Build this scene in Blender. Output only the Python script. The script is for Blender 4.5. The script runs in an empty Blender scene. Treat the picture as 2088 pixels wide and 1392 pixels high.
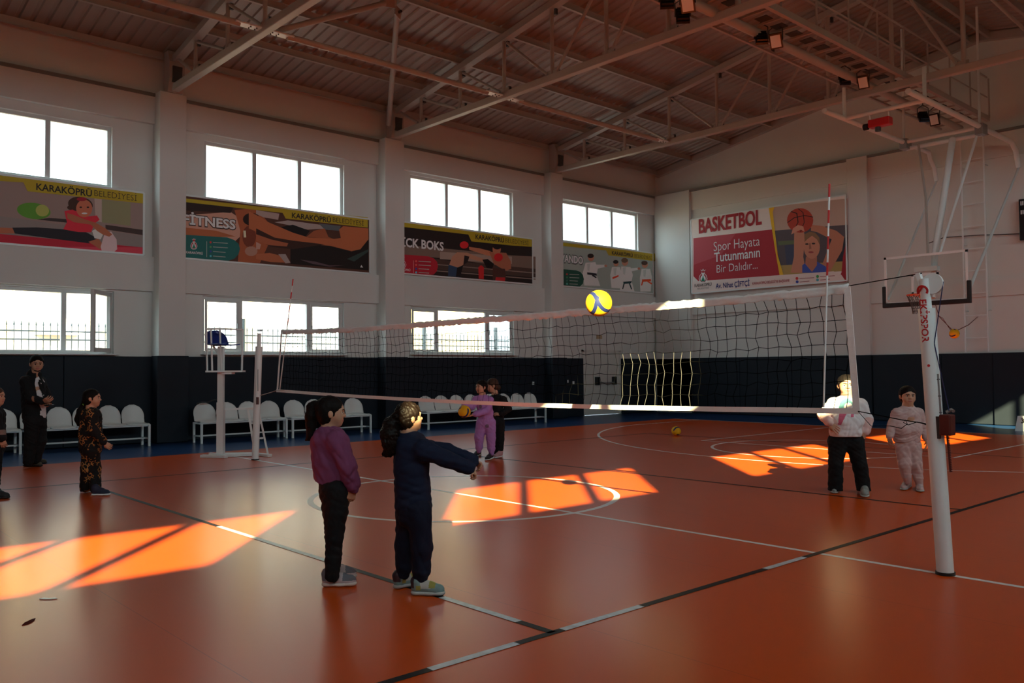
import bpy, math, random
import numpy as np
from mathutils import Vector, Matrix

random.seed(7)
np.random.seed(7)
SC = bpy.context.scene
COL = SC.collection

# ------------------------------------------------------------------ camera, sky, sun, exposure
IMG_W, IMG_H, FPX = 2088, 1392, 1740.5
CAM = np.array([-6.448, -7.984, 1.498])
YAW, PITCH, ROLL = 0.8356, 0.0321, -0.0073
FW = np.array([math.cos(PITCH) * math.cos(YAW), math.cos(PITCH) * math.sin(YAW), math.sin(PITCH)])
_r = np.array([math.sin(YAW), -math.cos(YAW), 0.0])
_u = np.cross(_r, FW)
RT = math.cos(ROLL) * _r + math.sin(ROLL) * _u
UP = -math.sin(ROLL) * _r + math.cos(ROLL) * _u
cam_data = bpy.data.cameras.new('camera')
cam_data.sensor_fit = 'HORIZONTAL'
cam_data.sensor_width = 36.0
cam_data.lens = FPX / IMG_W * 36.0
cam_data.clip_end = 500
cam = bpy.data.objects.new('camera', cam_data)
COL.objects.link(cam)
_m = Matrix([[RT[0], UP[0], -FW[0], CAM[0]], [RT[1], UP[1], -FW[1], CAM[1]], [RT[2], UP[2], -FW[2], CAM[2]], [0, 0, 0, 1]])
cam.matrix_world = _m
SC.camera = cam

SC.view_settings.view_transform = 'Standard'
SC.view_settings.look = 'None'
SC.view_settings.gamma = 1.0
SC.view_settings.use_curve_mapping = False
SC.view_settings.exposure = 0.15

world = bpy.data.worlds.new('sky')
SC.world = world
world.use_nodes = True
_bg = world.node_tree.nodes['Background']
_bg.inputs['Color'].default_value = (0.78, 0.94, 1.0, 1)
# hazy winter sky: bright around the low sun, calmer on the far side
_wn, _wl = world.node_tree.nodes, world.node_tree.links
_tc = _wn.new('ShaderNodeTexCoord')
_dt = _wn.new('ShaderNodeVectorMath')
_dt.operation = 'DOT_PRODUCT'
_dt.inputs[1].default_value = (-0.55, -0.80, 0.25)
_wl.new(_tc.outputs['Generated'], _dt.inputs[0])
_mr = _wn.new('ShaderNodeMapRange')
_mr.interpolation_type = 'SMOOTHSTEP'
_mr.inputs['From Min'].default_value = -0.25
_mr.inputs['From Max'].default_value = 0.95
_mr.inputs['To Min'].default_value = 3.2
_mr.inputs['To Max'].default_value = 14.5
_wl.new(_dt.outputs['Value'], _mr.inputs['Value'])
_wl.new(_mr.outputs[0], _bg.inputs['Strength'])

SUN_DIR = np.array([1.50, 1.63, -1.0])          # the way the light travels
sun_data = bpy.data.lights.new('sun', 'SUN')
sun_data.energy = 42.0
sun_data.color = (1.0, 0.80, 0.42)
sun_data.angle = math.radians(0.53)
sun = bpy.data.objects.new('sun', sun_data)
COL.objects.link(sun)
sun.rotation_euler = Vector(SUN_DIR).to_track_quat('-Z', 'Y').to_euler()
sun.location = (-20, -25, 20)

SC.cycles.max_bounces = 10
SC.cycles.diffuse_bounces = 8
SC.cycles.glossy_bounces = 4
SC.cycles.transparent_max_bounces = 16
SC.cycles.caustics_reflective = False
SC.cycles.caustics_refractive = False
SC.cycles.sample_clamp_indirect = 6.0
SC.cycles.use_denoising = True


def portal(x0, x1, y, z0, z1, facing):
    """daylight guide in a window opening: gives off nothing itself"""
    d = bpy.data.lights.new('window_daylight', 'AREA')
    d.shape = 'RECTANGLE'
    d.size = abs(x1 - x0)
    d.size_y = abs(z1 - z0)
    d.cycles.is_portal = True
    o = bpy.data.objects.new('window_daylight', d)
    COL.objects.link(o)
    o.location = ((x0 + x1) / 2, y, (z0 + z1) / 2)
    o.rotation_euler = Vector((0, facing, 0)).to_track_quat('-Z', 'Z').to_euler()


# ------------------------------------------------------------------ helpers: points, meshes, things
def at(px, py, ax, val):
    """where the line of sight through photo point (px, py) meets the plane ax = val"""
    d = FW + RT * (px - 1044) / FPX - UP * (py - 696) / FPX
    i = 'xyz'.index(ax)
    return CAM + d * (val - CAM[i]) / d[i]


def atd(px, py, depth):
    return CAM + depth * (FW + RT * (px - 1044) / FPX - UP * (py - 696) / FPX)


def depth_of(p):
    return float((np.asarray(p, float) - CAM) @ FW)


def world_loc(o):
    v = Vector((0, 0, 0))
    while o is not None:
        v += o.location
        o = o.parent
    return v


def unit(v):
    v = np.asarray(v, float)
    return v / (np.linalg.norm(v) + 1e-12)


class MB:
    """collects shapes in world coordinates and links them as ONE mesh object"""
    def __init__(self):
        self.v, self.f, self.m, self.s = [], [], [], []

    def add(self, verts, faces, mi=0, smooth=False):
        b = len(self.v)
        self.v.extend([tuple(float(c) for c in p) for p in verts])
        for f in faces:
            self.f.append(tuple(i + b for i in f))
            self.m.append(mi)
            self.s.append(smooth)
        return self

    def box(self, x0, x1, y0, y1, z0, z1, mi=0):
        v = [(x, y, z) for x in (x0, x1) for y in (y0, y1) for z in (z0, z1)]
        return self.add(v, [(0, 1, 3, 2), (4, 6, 7, 5), (0, 4, 5, 1), (2, 3, 7, 6), (0, 2, 6, 4), (1, 5, 7, 3)], mi)

    def obox(self, p0, p1, w, h, up=(0, 0, 1), mi=0):
        """bar from p0 to p1, w wide (sideways), h tall (along up)"""
        p0, p1 = np.asarray(p0, float), np.asarray(p1, float)
        d = unit(p1 - p0)
        s = np.cross(d, up)
        if np.linalg.norm(s) < 1e-6:
            s = np.cross(d, (1, 0, 0))
        s = unit(s)
        u = np.cross(s, d)
        v = []
        for p in (p0, p1):
            for a, b in ((-1, -1), (1, -1), (1, 1), (-1, 1)):
                v.append(p + s * a * w / 2 + u * b * h / 2)
        return self.add(v, [(0, 1, 2, 3), (7, 6, 5, 4), (0, 4, 5, 1), (1, 5, 6, 2), (2, 6, 7, 3), (3, 7, 4, 0)], mi)

    def tube(self, pts, r, n=10, mi=0, cap=True, closed=False):
        pts = [np.asarray(p, float) for p in pts]
        k = len(pts)
        rr = r if hasattr(r, '__len__') else [r] * k
        rings, prev = [], None
        for i, p in enumerate(pts):
            if closed:
                t = unit(pts[(i + 1) % k] - pts[i - 1])
            else:
                t = unit(pts[min(i + 1, k - 1)] - pts[max(i - 1, 0)])
            if prev is None:
                a = np.cross(t, (0, 0, 1))
                if np.linalg.norm(a) < 1e-3:
                    a = np.cross(t, (1, 0, 0))
                a = unit(a)
            else:
                a = unit(prev - t * (prev @ t))
            prev = a
            b = np.cross(t, a)
            rings.append([p + rr[i] * (a * math.cos(q) + b * math.sin(q)) for q in np.linspace(0, 2 * math.pi, n, endpoint=False)])
        v = [p for ring in rings for p in ring]
        f = []
        for i in range(k if closed else k - 1):
            j = (i + 1) % k
            for q in range(n):
                f.append((i * n + q, i * n + (q + 1) % n, j * n + (q + 1) % n, j * n + q))
        self.add(v, f, mi, True)
        if cap and not closed:
            self.add(rings[0], [tuple(range(n))[::-1]], mi)
            self.add(rings[-1], [tuple(range(n))], mi)
        return self

    def prism(self, poly, o, u, v, n, t, mi=0):
        """flat outline poly (in u, v from o) given thickness t along n"""
        o, u, v, n = (np.asarray(a, float) for a in (o, u, v, n))
        a = [o + u * p[0] + v * p[1] for p in poly]
        b = [p + n * t for p in a]
        k = len(poly)
        area = sum(poly[i][0] * poly[(i + 1) % k][1] - poly[(i + 1) % k][0] * poly[i][1] for i in range(k))
        ii = list(range(k))
        if area < 0:
            ii.reverse()
        f = [tuple(k + i for i in ii), tuple(ii[::-1])]
        for q in range(k):
            i, j = ii[q], ii[(q + 1) % k]
            f.append((i, j, k + j, k + i))
        return self.add(a + b, f, mi)

    def sphere(self, c, r, n=24, mi=0, scale=(1, 1, 1)):
        c = np.asarray(c, float)
        v, f, m = [], [], n // 2
        for i in range(m + 1):
            th = math.pi * i / m
            for j in range(n):
                ph = 2 * math.pi * j / n
                v.append(c + r * np.array([math.sin(th) * math.cos(ph) * scale[0], math.sin(th) * math.sin(ph) * scale[1], math.cos(th) * scale[2]]))
        for i in range(m):
            for j in range(n):
                f.append((i * n + j, (i + 1) * n + j, (i + 1) * n + (j + 1) % n, i * n + (j + 1) % n))
        return self.add(v, f, mi, True)

    def build(self, name, mats, parent=None):
        me = bpy.data.meshes.new(name)
        off = world_loc(parent) if parent is not None else Vector((0, 0, 0))
        me.from_pydata([(p[0] - off[0], p[1] - off[1], p[2] - off[2]) for p in self.v], [], self.f)
        if not isinstance(mats, (list, tuple)):
            mats = [mats]
        for m in mats:
            me.materials.append(m)
        me.polygons.foreach_set('material_index', self.m)
        me.polygons.foreach_set('use_smooth', self.s)
        me.update()
        o = bpy.data.objects.new(name, me)
        COL.objects.link(o)
        if parent is not None:
            o.parent = parent
        return o


def tag(o, label, cat, group=None):
    o['label'] = label
    o['category'] = cat
    if group:
        o['group'] = group
    return o


def thing(name, loc, label, cat, group=None):
    o = bpy.data.objects.new(name, None)
    o.empty_display_size = 0.1
    COL.objects.link(o)
    o.location = tuple(float(c) for c in loc)
    return tag(o, label, cat, group)


def struct(o):
    o['kind'] = 'structure'
    return o


def copy_tree(o, parent=None):
    c = o.copy()
    COL.objects.link(c)
    c.parent = parent
    for ch in list(o.children):
        copy_tree(ch, c)
    return c


def bevel(o, w=0.01, seg=2):
    m = o.modifiers.new('edge', 'BEVEL')
    m.width = w
    m.segments = seg
    m.limit_method = 'ANGLE'
    return o


def text_faces(s, size=1.0, bold=0.0, align='LEFT', shear=0.0):
    """outline letters as flat faces in the xy plane"""
    cu = bpy.data.curves.new('lettering', 'FONT')
    cu.body = s
    cu.size = size
    cu.offset = bold
    cu.align_x = align
    cu.shear = shear
    cu.resolution_u = 3
    o = bpy.data.objects.new('lettering', cu)
    COL.objects.link(o)
    dg = bpy.context.evaluated_depsgraph_get()
    dg.update()
    me = o.evaluated_get(dg).to_mesh()
    v = np.array([tuple(p.co) for p in me.vertices]).reshape(-1, 3)
    f = [tuple(p.vertices) for p in me.polygons]
    o.evaluated_get(dg).to_mesh_clear()
    bpy.data.objects.remove(o)
    bpy.data.curves.remove(cu)
    return v, f


# ------------------------------------------------------------------ materials
def mat(name, col, rough=0.6, metal=0.0, spec=0.5, var=0.0, vscale=3.0, bump=0.0, bscale=60.0, emit=None):
    m = bpy.data.materials.new(name)
    m.use_nodes = True
    nt = m.node_tree
    b = nt.nodes['Principled BSDF']
    b.inputs['Base Color'].default_value = (*col, 1)
    b.inputs['Roughness'].default_value = rough
    b.inputs['Metallic'].default_value = metal
    b.inputs['Specular IOR Level'].default_value = spec
    if var or bump:
        tc = nt.nodes.new('ShaderNodeTexCoord')
    if var:
        nz = nt.nodes.new('ShaderNodeTexNoise')
        nz.inputs['Scale'].default_value = vscale
        nz.inputs['Detail'].default_value = 6
        nt.links.new(tc.outputs['Object'], nz.inputs['Vector'])
        mx = nt.nodes.new('ShaderNodeMix')
        mx.data_type = 'RGBA'
        mx.inputs[6].default_value = (*[c * (1 - var) for c in col], 1)
        mx.inputs[7].default_value = (*[min(1, c * (1 + var)) for c in col], 1)
        nt.links.new(nz.outputs['Fac'], mx.inputs[0])
        nt.links.new(mx.outputs[2], b.inputs['Base Color'])
    if bump:
        n2 = nt.nodes.new('ShaderNodeTexNoise')
        n2.inputs['Scale'].default_value = bscale
        n2.inputs['Detail'].default_value = 4
        nt.links.new(tc.outputs['Object'], n2.inputs['Vector'])
        bp = nt.nodes.new('ShaderNodeBump')
        bp.inputs['Strength'].default_value = bump
        bp.inputs['Distance'].default_value = 0.01
        nt.links.new(n2.outputs['Fac'], bp.inputs['Height'])
        nt.links.new(bp.outputs['Normal'], b.inputs['Normal'])
    return m


def glass_mat(name, tint=(0.95, 0.98, 0.97), gloss=0.06):
    m = bpy.data.materials.new(name)
    m.use_nodes = True
    nt = m.node_tree
    nt.nodes.remove(nt.nodes['Principled BSDF'])
    out = nt.nodes['Material Output']
    t = nt.nodes.new('ShaderNodeBsdfTransparent')
    t.inputs['Color'].default_value = (*tint, 1)
    g = nt.nodes.new('ShaderNodeBsdfGlossy')
    g.inputs['Roughness'].default_value = 0.03
    mx = nt.nodes.new('ShaderNodeMixShader')
    mx.inputs[0].default_value = gloss
    nt.links.new(t.outputs[0], mx.inputs[1])
    nt.links.new(g.outputs[0], mx.inputs[2])
    nt.links.new(mx.outputs[0], out.inputs['Surface'])
    return m


def lin(r, g, b):
    """photo colour 0-255 to linear"""
    f = lambda c: (c / 255 / 12.92) if c / 255 <= 0.04045 else ((c / 255 + 0.055) / 1.055) ** 2.4
    return (f(r), f(g), f(b))


M = {}
M['wall'] = mat('painted_plaster', (0.71, 0.725, 0.70), 0.75, var=0.04, vscale=1.2, bump=0.05, bscale=40)
M['wall_dark_strip'] = mat('dark_grey_strip', (0.20, 0.19, 0.18), 0.6)  # plain dark grey for the thin strips along the ledge tops
M['pad'] = mat('dark_vinyl_padding', (0.012, 0.018, 0.027), 0.6, spec=0.22, var=0.15, vscale=2.0, bump=0.15, bscale=5)
M['roof'] = mat('roof_sheet', (0.38, 0.31, 0.27), 0.40, metal=0.15, var=0.06, vscale=0.8)
M['steel'] = mat('painted_steel', (0.46, 0.41, 0.37), 0.42, var=0.06, vscale=4)
M['steel_dark'] = mat('dark_steel', (0.05, 0.05, 0.05), 0.5)
M['white_metal'] = mat('white_powder_coat', (0.80, 0.86, 0.86), 0.3, var=0.02, vscale=8)
M['grey_metal'] = mat('grey_metal', (0.35, 0.36, 0.36), 0.4, metal=0.6)
M['pvc'] = mat('white_window_frame', (0.62, 0.63, 0.62), 0.35)
M['glass'] = glass_mat('window_glass')
M['seat_white'] = mat('white_plastic', (0.74, 0.79, 0.78), 0.28, var=0.03, vscale=6)
M['black'] = mat('black_rubber', (0.012, 0.012, 0.013), 0.5)
M['black_gloss'] = mat('black_plastic', (0.015, 0.015, 0.017), 0.25)
M['blue_seat'] = mat('blue_plastic', (0.008, 0.03, 0.22), 0.3)
M['red'] = mat('red_paint', (0.55, 0.012, 0.015), 0.4)
M['orange_rim'] = mat('orange_rim', (0.75, 0.10, 0.02), 0.4)
M['white_cloth'] = mat('white_canvas', (0.84, 0.86, 0.85), 0.7, var=0.08, vscale=14, bump=0.3, bscale=30)
M['cord'] = mat('black_cord', (0.004, 0.004, 0.004), 1.0, spec=0.0)
M['pale_cord'] = mat('pale_cord', (0.55, 0.52, 0.48), 0.7)
M['winch'] = mat('brown_winch_paint', (0.10, 0.015, 0.012), 0.4)
M['yellow'] = mat('yellow_leather', (0.80, 0.45, 0.015), 0.45, bump=0.1, bscale=200)
M['navy_leather'] = mat('navy_leather', (0.012, 0.02, 0.09), 0.45, bump=0.1, bscale=200)
M['lamp_glass'] = mat('floodlight_lens', (0.80, 0.80, 0.80), 0.2)
M['clear'] = glass_mat('clear_acrylic', (0.97, 0.98, 0.97), 0.05)
M['net_white_sunlit'] = mat('white_and_sunlit_twine', (0.09, 0.09, 0.085), 0.9)  # goal net twine, also the painted sunlight on volleyball net cords
M['door'] = mat('white_door_paint', (0.66, 0.66, 0.62), 0.4, var=0.03)
# ------------------------------------------------------------------ the hall
X0, X1 = -16.0, 17.0
YN, YS = 10.62, -10.0
Z_LEDGE = 7.43


def roof_z(y):
    return 8.32 + 0.165 * (10.5 - abs(y))


# ---- floor: one sheet, orange playing court set into a dark blue surround
def floor_material():
    m = bpy.data.materials.new('sports_vinyl')
    m.use_nodes = True
    nt = m.node_tree
    N, Lk = nt.nodes, nt.links
    b = N['Principled BSDF']
    tc = N.new('ShaderNodeTexCoord')
    sx = N.new('ShaderNodeSeparateXYZ')
    Lk.new(tc.outputs['Object'], sx.inputs[0])

    def math_(op, a, bb=None):
        n = N.new('ShaderNodeMath')
        n.operation = op
        for i, q in enumerate((a, bb)):
            if q is None:
                continue
            if isinstance(q, (int, float)):
                n.inputs[i].default_value = q
            else:
                Lk.new(q, n.inputs[i])
        return n.outputs[0]
    ax = math_('LESS_THAN', math_('ABSOLUTE', sx.outputs['X']), 14.0)
    ay = math_('LESS_THAN', math_('ABSOLUTE', sx.outputs['Y']), 7.5)
    inside = math_('MULTIPLY', ax, ay)
    nz = N.new('ShaderNodeTexNoise')
    nz.inputs['Scale'].default_value = 0.7
    nz.inputs['Detail'].default_value = 8
    Lk.new(tc.outputs['Object'], nz.inputs['Vector'])
    mo = N.new('ShaderNodeMix'); mo.data_type = 'RGBA'
    mo.inputs[6].default_value = (0.60, 0.075, 0.006, 1)
    mo.inputs[7].default_value = (0.66, 0.087, 0.008, 1)
    Lk.new(nz.outputs['Fac'], mo.inputs[0])
    # welded seams between the two-metre rolls
    fr = math_('FRACT', math_('DIVIDE', math_('ADD', sx.outputs['X'], 60.4), 1.8))
    seam = math_('LESS_THAN', fr, 0.0035)
    ms = N.new('ShaderNodeMix'); ms.data_type = 'RGBA'
    ms.inputs[7].default_value = (0.36, 0.04, 0.012, 1)
    Lk.new(math_('MULTIPLY', seam, 0.6), ms.inputs[0])
    Lk.new(mo.outputs[2], ms.inputs[6])
    mx = N.new('ShaderNodeMix'); mx.data_type = 'RGBA'
    mx.inputs[6].default_value = (0.010, 0.045, 0.14, 1)
    Lk.new(inside, mx.inputs[0])
    Lk.new(ms.outputs[2], mx.inputs[7])
    Lk.new(mx.outputs[2], b.inputs['Base Color'])
    # wiped, slightly uneven gloss
    mp = N.new('ShaderNodeMapping')
    mp.inputs['Scale'].default_value = (1.0, 0.22, 1)
    Lk.new(tc.outputs['Object'], mp.inputs[0])
    n2 = N.new('ShaderNodeTexNoise')
    n2.inputs['Scale'].default_value = 2.2
    n2.inputs['Detail'].default_value = 6
    Lk.new(mp.outputs[0], n2.inputs['Vector'])
    mr = N.new('ShaderNodeMapRange')
    mr.inputs['To Min'].default_value = 0.27
    mr.inputs['To Max'].default_value = 0.29
    Lk.new(n2.outputs['Fac'], mr.inputs['Value'])
    Lk.new(mr.outputs[0], b.inputs['Roughness'])
    b.inputs['Specular IOR Level'].default_value = 0.2
    n3 = N.new('ShaderNodeTexNoise')
    n3.inputs['Scale'].default_value = 5.0
    n3.inputs['Detail'].default_value = 3
    Lk.new(tc.outputs['Object'], n3.inputs['Vector'])
    bp = N.new('ShaderNodeBump')
    bp.inputs['Strength'].default_value = 0.0
    bp.inputs['Distance'].default_value = 0.02
    Lk.new(n3.outputs['Fac'], bp.inputs['Height'])
    Lk.new(bp.outputs['Normal'], b.inputs['Normal'])
    return m


fl = struct(MB().box(X0 - .3, X1 + .4, YS - .3, YN + .3, -0.2, 0).build('floor', floor_material()))
M['line_white'] = mat('white_line_paint', (0.82, 0.76, 0.72), 0.4, spec=.25, var=0.08, vscale=5)
M['line_black'] = mat('black_line_tape', (0.010, 0.010, 0.012), 0.45, spec=.12, var=0.3, vscale=6)
M['line_worn'] = mat('worn_grey_tape', (0.60, 0.64, 0.68), 0.4, var=0.5, vscale=16)


def strip(name, a, b, w, m, z=0.0012):
    a, b = np.array([*a, 0.0]), np.array([*b, 0.0])
    mb = MB()
    d = unit(b - a)
    s = np.array([-d[1], d[0], 0]) * w / 2
    up = np.array([0, 0, z])
    mb.add([a - s + up, b - s + up, b + s + up, a + s + up], [(0, 1, 2, 3)])
    return mb.build(name, m, fl)


def arc(name, c, r, a0, a1, w, m, z=0.0014, n=96, ext=()):
    mb = MB()
    q = np.linspace(a0, a1, n)
    v = []
    for t in q:
        for rr in (r - w / 2, r + w / 2):
            v.append((c[0] + rr * math.cos(t), c[1] + rr * math.sin(t), z))
    mb.add(v, [(2 * i, 2 * i + 1, 2 * i + 3, 2 * i + 2) for i in range(n - 1)])
    for a, b in ext:
        a, b = np.array([*a, z]), np.array([*b, z])
        d = unit(b - a)
        s = np.array([-d[1], d[0], 0]) * w / 2
        mb.add([a - s, b - s, b + s, a + s], [(0, 1, 2, 3)])
    return mb.build(name, m, fl)


W5 = 0.055
strip('white_court_line', (0, -7.5), (0, 7.5), W5, M['line_white'])
arc('white_centre_circle', (0, 0), 1.8, 0, 2 * math.pi, 0.07, M['line_white'])
_a = math.asin(6.6 / 6.75)
_xa = 12.425 - 6.75 * math.cos(_a)
arc('white_three_point_line', (12.425, 0), 6.75, math.pi - _a, math.pi + _a, W5, M['line_white'],
    ext=[((_xa, 6.6), (14, 6.6)), ((_xa, -6.6), (14, -6.6))])
arc('white_free_throw_circle', (8.2, 0), 1.8, 0, 2 * math.pi, W5, M['line_white'])
for a, b in (((8.2, -2.45), (8.2, 2.45)), ((8.2, 2.45), (14, 2.45)), ((8.2, -2.45), (14, -2.45)), ((13.97, -7.5), (13.97, 7.5))):
    strip('white_court_line', a, b, W5, M['line_white'], 0.0016)
for a, b in (((-3, -4.5), (-3, 4.5)), ((3, -4.5), (3, 4.5)), ((-9, -4.5), (9, -4.5)), ((-9, 4.5), (9, 4.5)), ((9, -4.5), (9, 4.5))):
    strip('black_court_line', a, b, W5, M['line_black'], 0.002)
for (pa, pb, ax) in (((425, 1076), (655, 1151), 0), ((890, 1220), (1040, 1272), 0),
                     ((884, 1368), (1061, 1314), 1), ((1151, 1285), (1309, 1236), 1), ((1560, 1160), (1640, 1136), 1)):
    a, b = at(*pa, 'z', 0)[:2], at(*pb, 'z', 0)[:2]
    if ax == 0:
        a[0] = b[0] = -3
    else:
        a[1] = b[1] = -4.5
    strip('worn_line_patch', a, b, W5, M['line_worn'], 0.0028)


# ---- walls
def wall_grid(mb, u0, u1, z0, z1, holes, put):
    us = sorted({u0, u1, *[h[0] for h in holes], *[h[1] for h in holes]})
    zs = sorted({z0, z1, *[h[2] for h in holes], *[h[3] for h in holes]})
    for i in range(len(us) - 1):
        for j in range(len(zs) - 1):
            cu, cz = (us[i] + us[i + 1]) / 2, (zs[j] + zs[j + 1]) / 2
            if any(h[0] < cu < h[1] and h[2] < cz < h[3] for h in holes):
                continue
            put(us[i], us[i + 1], zs[j], zs[j + 1])


# glass extents measured on the window wall: (x0, x1, z0, z1, mullion xs)
UPPER = [(-4.30, -0.86, 5.37, 6.51, (-3.10, -1.98)), (1.235, 4.655, 5.40, 6.57, (2.37, 3.53)),
         (6.82, 10.38, 5.46, 6.64, (8.02, 9.21)), (12.52, 16.14, 5.53, 6.69, (13.74, 14.93))]
LOWER = [(-4.30, -0.80, 1.94, 3.09, (-3.50, -1.66)), (1.21, 4.65, 1.955, 3.10, (2.04, 3.77)),
         (6.83, 10.38, 1.985, 3.11, (7.66, 9.44))]
SOUTH = [(-15.0, -11.62), (-9.40, -6.10), (-4.0, -0.62), (1.52, 4.85), (7.2, 10.5)]
SZ0, SZ1 = 5.27, 6.41
E_ = 0.075
DOOR = (13.34, 15.18, 0.0, 2.09)
holes = [(a - E_, b + E_, c - E_, d + E_) for a, b, c, d, _ in UPPER + LOWER] + [DOOR]
mb = MB()
wall_grid(mb, X0, X1 + .4, 0, 8.45, holes, lambda a, b, c, d: mb.box(a, b, YN, YN + .2, c, d))
wl = struct(mb.build('wall_left', M['wall']))
COLX = [(-11.45, -10.88), (-5.72, -5.15), (0.035, 0.60), (5.68, 6.27), (11.62, 12.14)]
for a, b in COLX:
    bevel(MB().box(a, b, 10.2, YN, 0, Z_LEDGE).build('column', M['wall'], wl), 0.012)
spans = [(X0, -11.45), (-10.88, -5.72), (-5.15, 0.035), (0.60, 5.68), (6.27, 11.62), (12.14, 17.0)]
for a, b in spans:
    MB().box(a, b, 10.50, YN, 3.20, 3.93).build('lower_beam', M['wall'], wl)
    MB().box(a, b, 10.50, YN, 6.78, Z_LEDGE).build('upper_beam', M['wall'], wl)
    MB().box(a, b, 10.47, YN + .02, Z_LEDGE - .07, Z_LEDGE).build('ledge_strip', M['wall_dark_strip'], wl)
# back wall (gable)
XB = 17.0
mb = MB()
mb.box(XB + .1, XB + .4, YS - .2, YN + .2, 0, Z_LEDGE)
wb = struct(mb.build('wall_back', M['wall']))
mb = MB()
gp = [(YS - .3, Z_LEDGE), (YN + .2, Z_LEDGE), (YN + .2, roof_z(YN + .2)), (0, roof_z(0)), (YS - .3, roof_z(YS - .3))]
mb.prism(gp, (XB + .18, 0, 0), (0, 1, 0), (0, 0, 1), (1, 0, 0), .2)
mb.build('gable', M['wall'], wb)
for a, b in ((9.04, 10.5), (2.98, 3.58), (-3.3, -2.7), (-9.0, -8.4)):
    bevel(MB().box(XB - .04, XB + .1, a, b, 0, Z_LEDGE).build('column', M['wall'], wb), 0.012)
MB().box(XB - .03, XB + .2, YS, YN, Z_LEDGE - .06, Z_LEDGE).build('ledge_strip', M['wall_dark_strip'], wb)
for a, b in ((3.58, 9.04), (-2.7, 2.98), (-8.4, -3.3)):
    MB().box(XB + .02, XB + .1, a, b, 3.25, 3.68).build('lower_beam', M['wall'], wb)
    MB().box(XB + .05, XB + .1, a, b, 6.75, Z_LEDGE - .06).build('upper_beam', M['wall'], wb)
# wall towards the sun, behind the camera, with its row of high windows
mb = MB()
wall_grid(mb, X0, X1 + .4, 0, 8.45, [(a - E_, b + E_, SZ0 - E_, SZ1 + E_) for a, b in SOUTH], lambda a, b, c, d: mb.box(a, b, YS - .12, YS, c, d))
struct(mb.build('wall_right', M['wall']))
mb = MB()
gp2 = [(YS - .3, 0), (YN + .2, 0), (YN + .2, roof_z(YN + .2)), (0, roof_z(0)), (YS - .3, roof_z(YS - .3))]
mb.prism(gp2, (X0 - .3, 0, 0), (0, 1, 0), (0, 0, 1), (1, 0, 0), .3)
struct(mb.build('wall_front', M['wall']))

# ---- wall padding: dark panels along the foot of the walls
PADT = 1.815
for a, b in spans:
    if a == 12.14:
        pieces = [(12.14, DOOR[0] - .03), (DOOR[1] + .03, XB - .1)]
    else:
        k = 3
        pieces = [(a + (b - a) * i / k, a + (b - a) * (i + 1) / k) for i in range(k)]
    for p, q in pieces:
        bevel(MB().box(p + .004, q - .004, 10.50, YN, 0.01, PADT).build('padding_panel', M['pad'], wl), 0.012)
for a, b in COLX:
    bevel(MB().box(a - .05, b + .05, 10.13, 10.5, 0.01, PADT + .01).build('padding_panel', M['pad'], wl), 0.015)
ys = [10.5, 9.0, 7.2, 5.4, 3.62, 2.94, 1.1, -0.16, -1.0, -2.6, -4.4, -6.2, -8.0, -9.9]
for i in range(len(ys) - 1):
    out = .09 if i in (4, 7) else .04
    bevel(MB().box(XB - out, XB + .1, ys[i + 1] + .005, ys[i] - .005, 0.01, PADT).build('padding_panel', M['pad'], wb), 0.015)


# ---- windows
def window(n, x0, x1, z0, z1, mull, y, side, mw_=.048, sashes=(), open_sash=None, sill=False):
    w = struct(MB().box(x0 - E_, x1 + E_, y - .03, y + .03, z1, z1 + E_).build('window_%d' % n, M['pvc']))
    mb = MB()
    mb.box(x0 - E_, x1 + E_, y - .03, y + .03, z0 - E_, z0)
    mb.box(x0 - E_, x0, y - .03, y + .03, z0, z1)
    mb.box(x1, x1 + E_, y - .03, y + .03, z0, z1)
    for m_ in mull:
        mb.box(m_ - mw_, m_ + mw_, y - .045, y + .03, z0, z1)
    bevel(mb.build('frame', M['pvc'], w), 0.006)
    xs = [x0, *mull, x1]
    for i in range(len(xs) - 1):
        a = xs[i] + (mw_ if i else 0)
        b = xs[i + 1] - (mw_ if i < len(xs) - 2 else 0)
        if i == open_sash:
            continue
        MB().box(a, b, y - .004, y + .004, z0, z1).build('pane', M['glass'], w)
        if i in sashes:
            s = MB()
            q = .055
            ya, yb = (y - .06, y - .028) if side > 0 else (y + .028, y + .06)
            s.box(a, b, ya, yb, z0, z0 + q)
            s.box(a, b, ya, yb, z1 - q, z1)
            s.box(a, a + q, ya, yb, z0 + q, z1 - q)
            s.box(b - q, b, ya, yb, z0 + q, z1 - q)
            sa = bevel(s.build('sash', M['pvc'], w), 0.006)
            hx = b - q / 2 if i == 0 else a + q / 2
            MB().box(hx - .012, hx + .012, ya - .035, ya, (z0 + z1) / 2 - .07, (z0 + z1) / 2 + .05).build('handle', M['grey_metal'], sa)
    if sill:
        bevel(MB().box(x0 - .12, x1 + .12, y - .30, y - .03, z0 - .10, z0 - E_).build('window_sill', M['wall'], w), 0.008)
    return w


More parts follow.
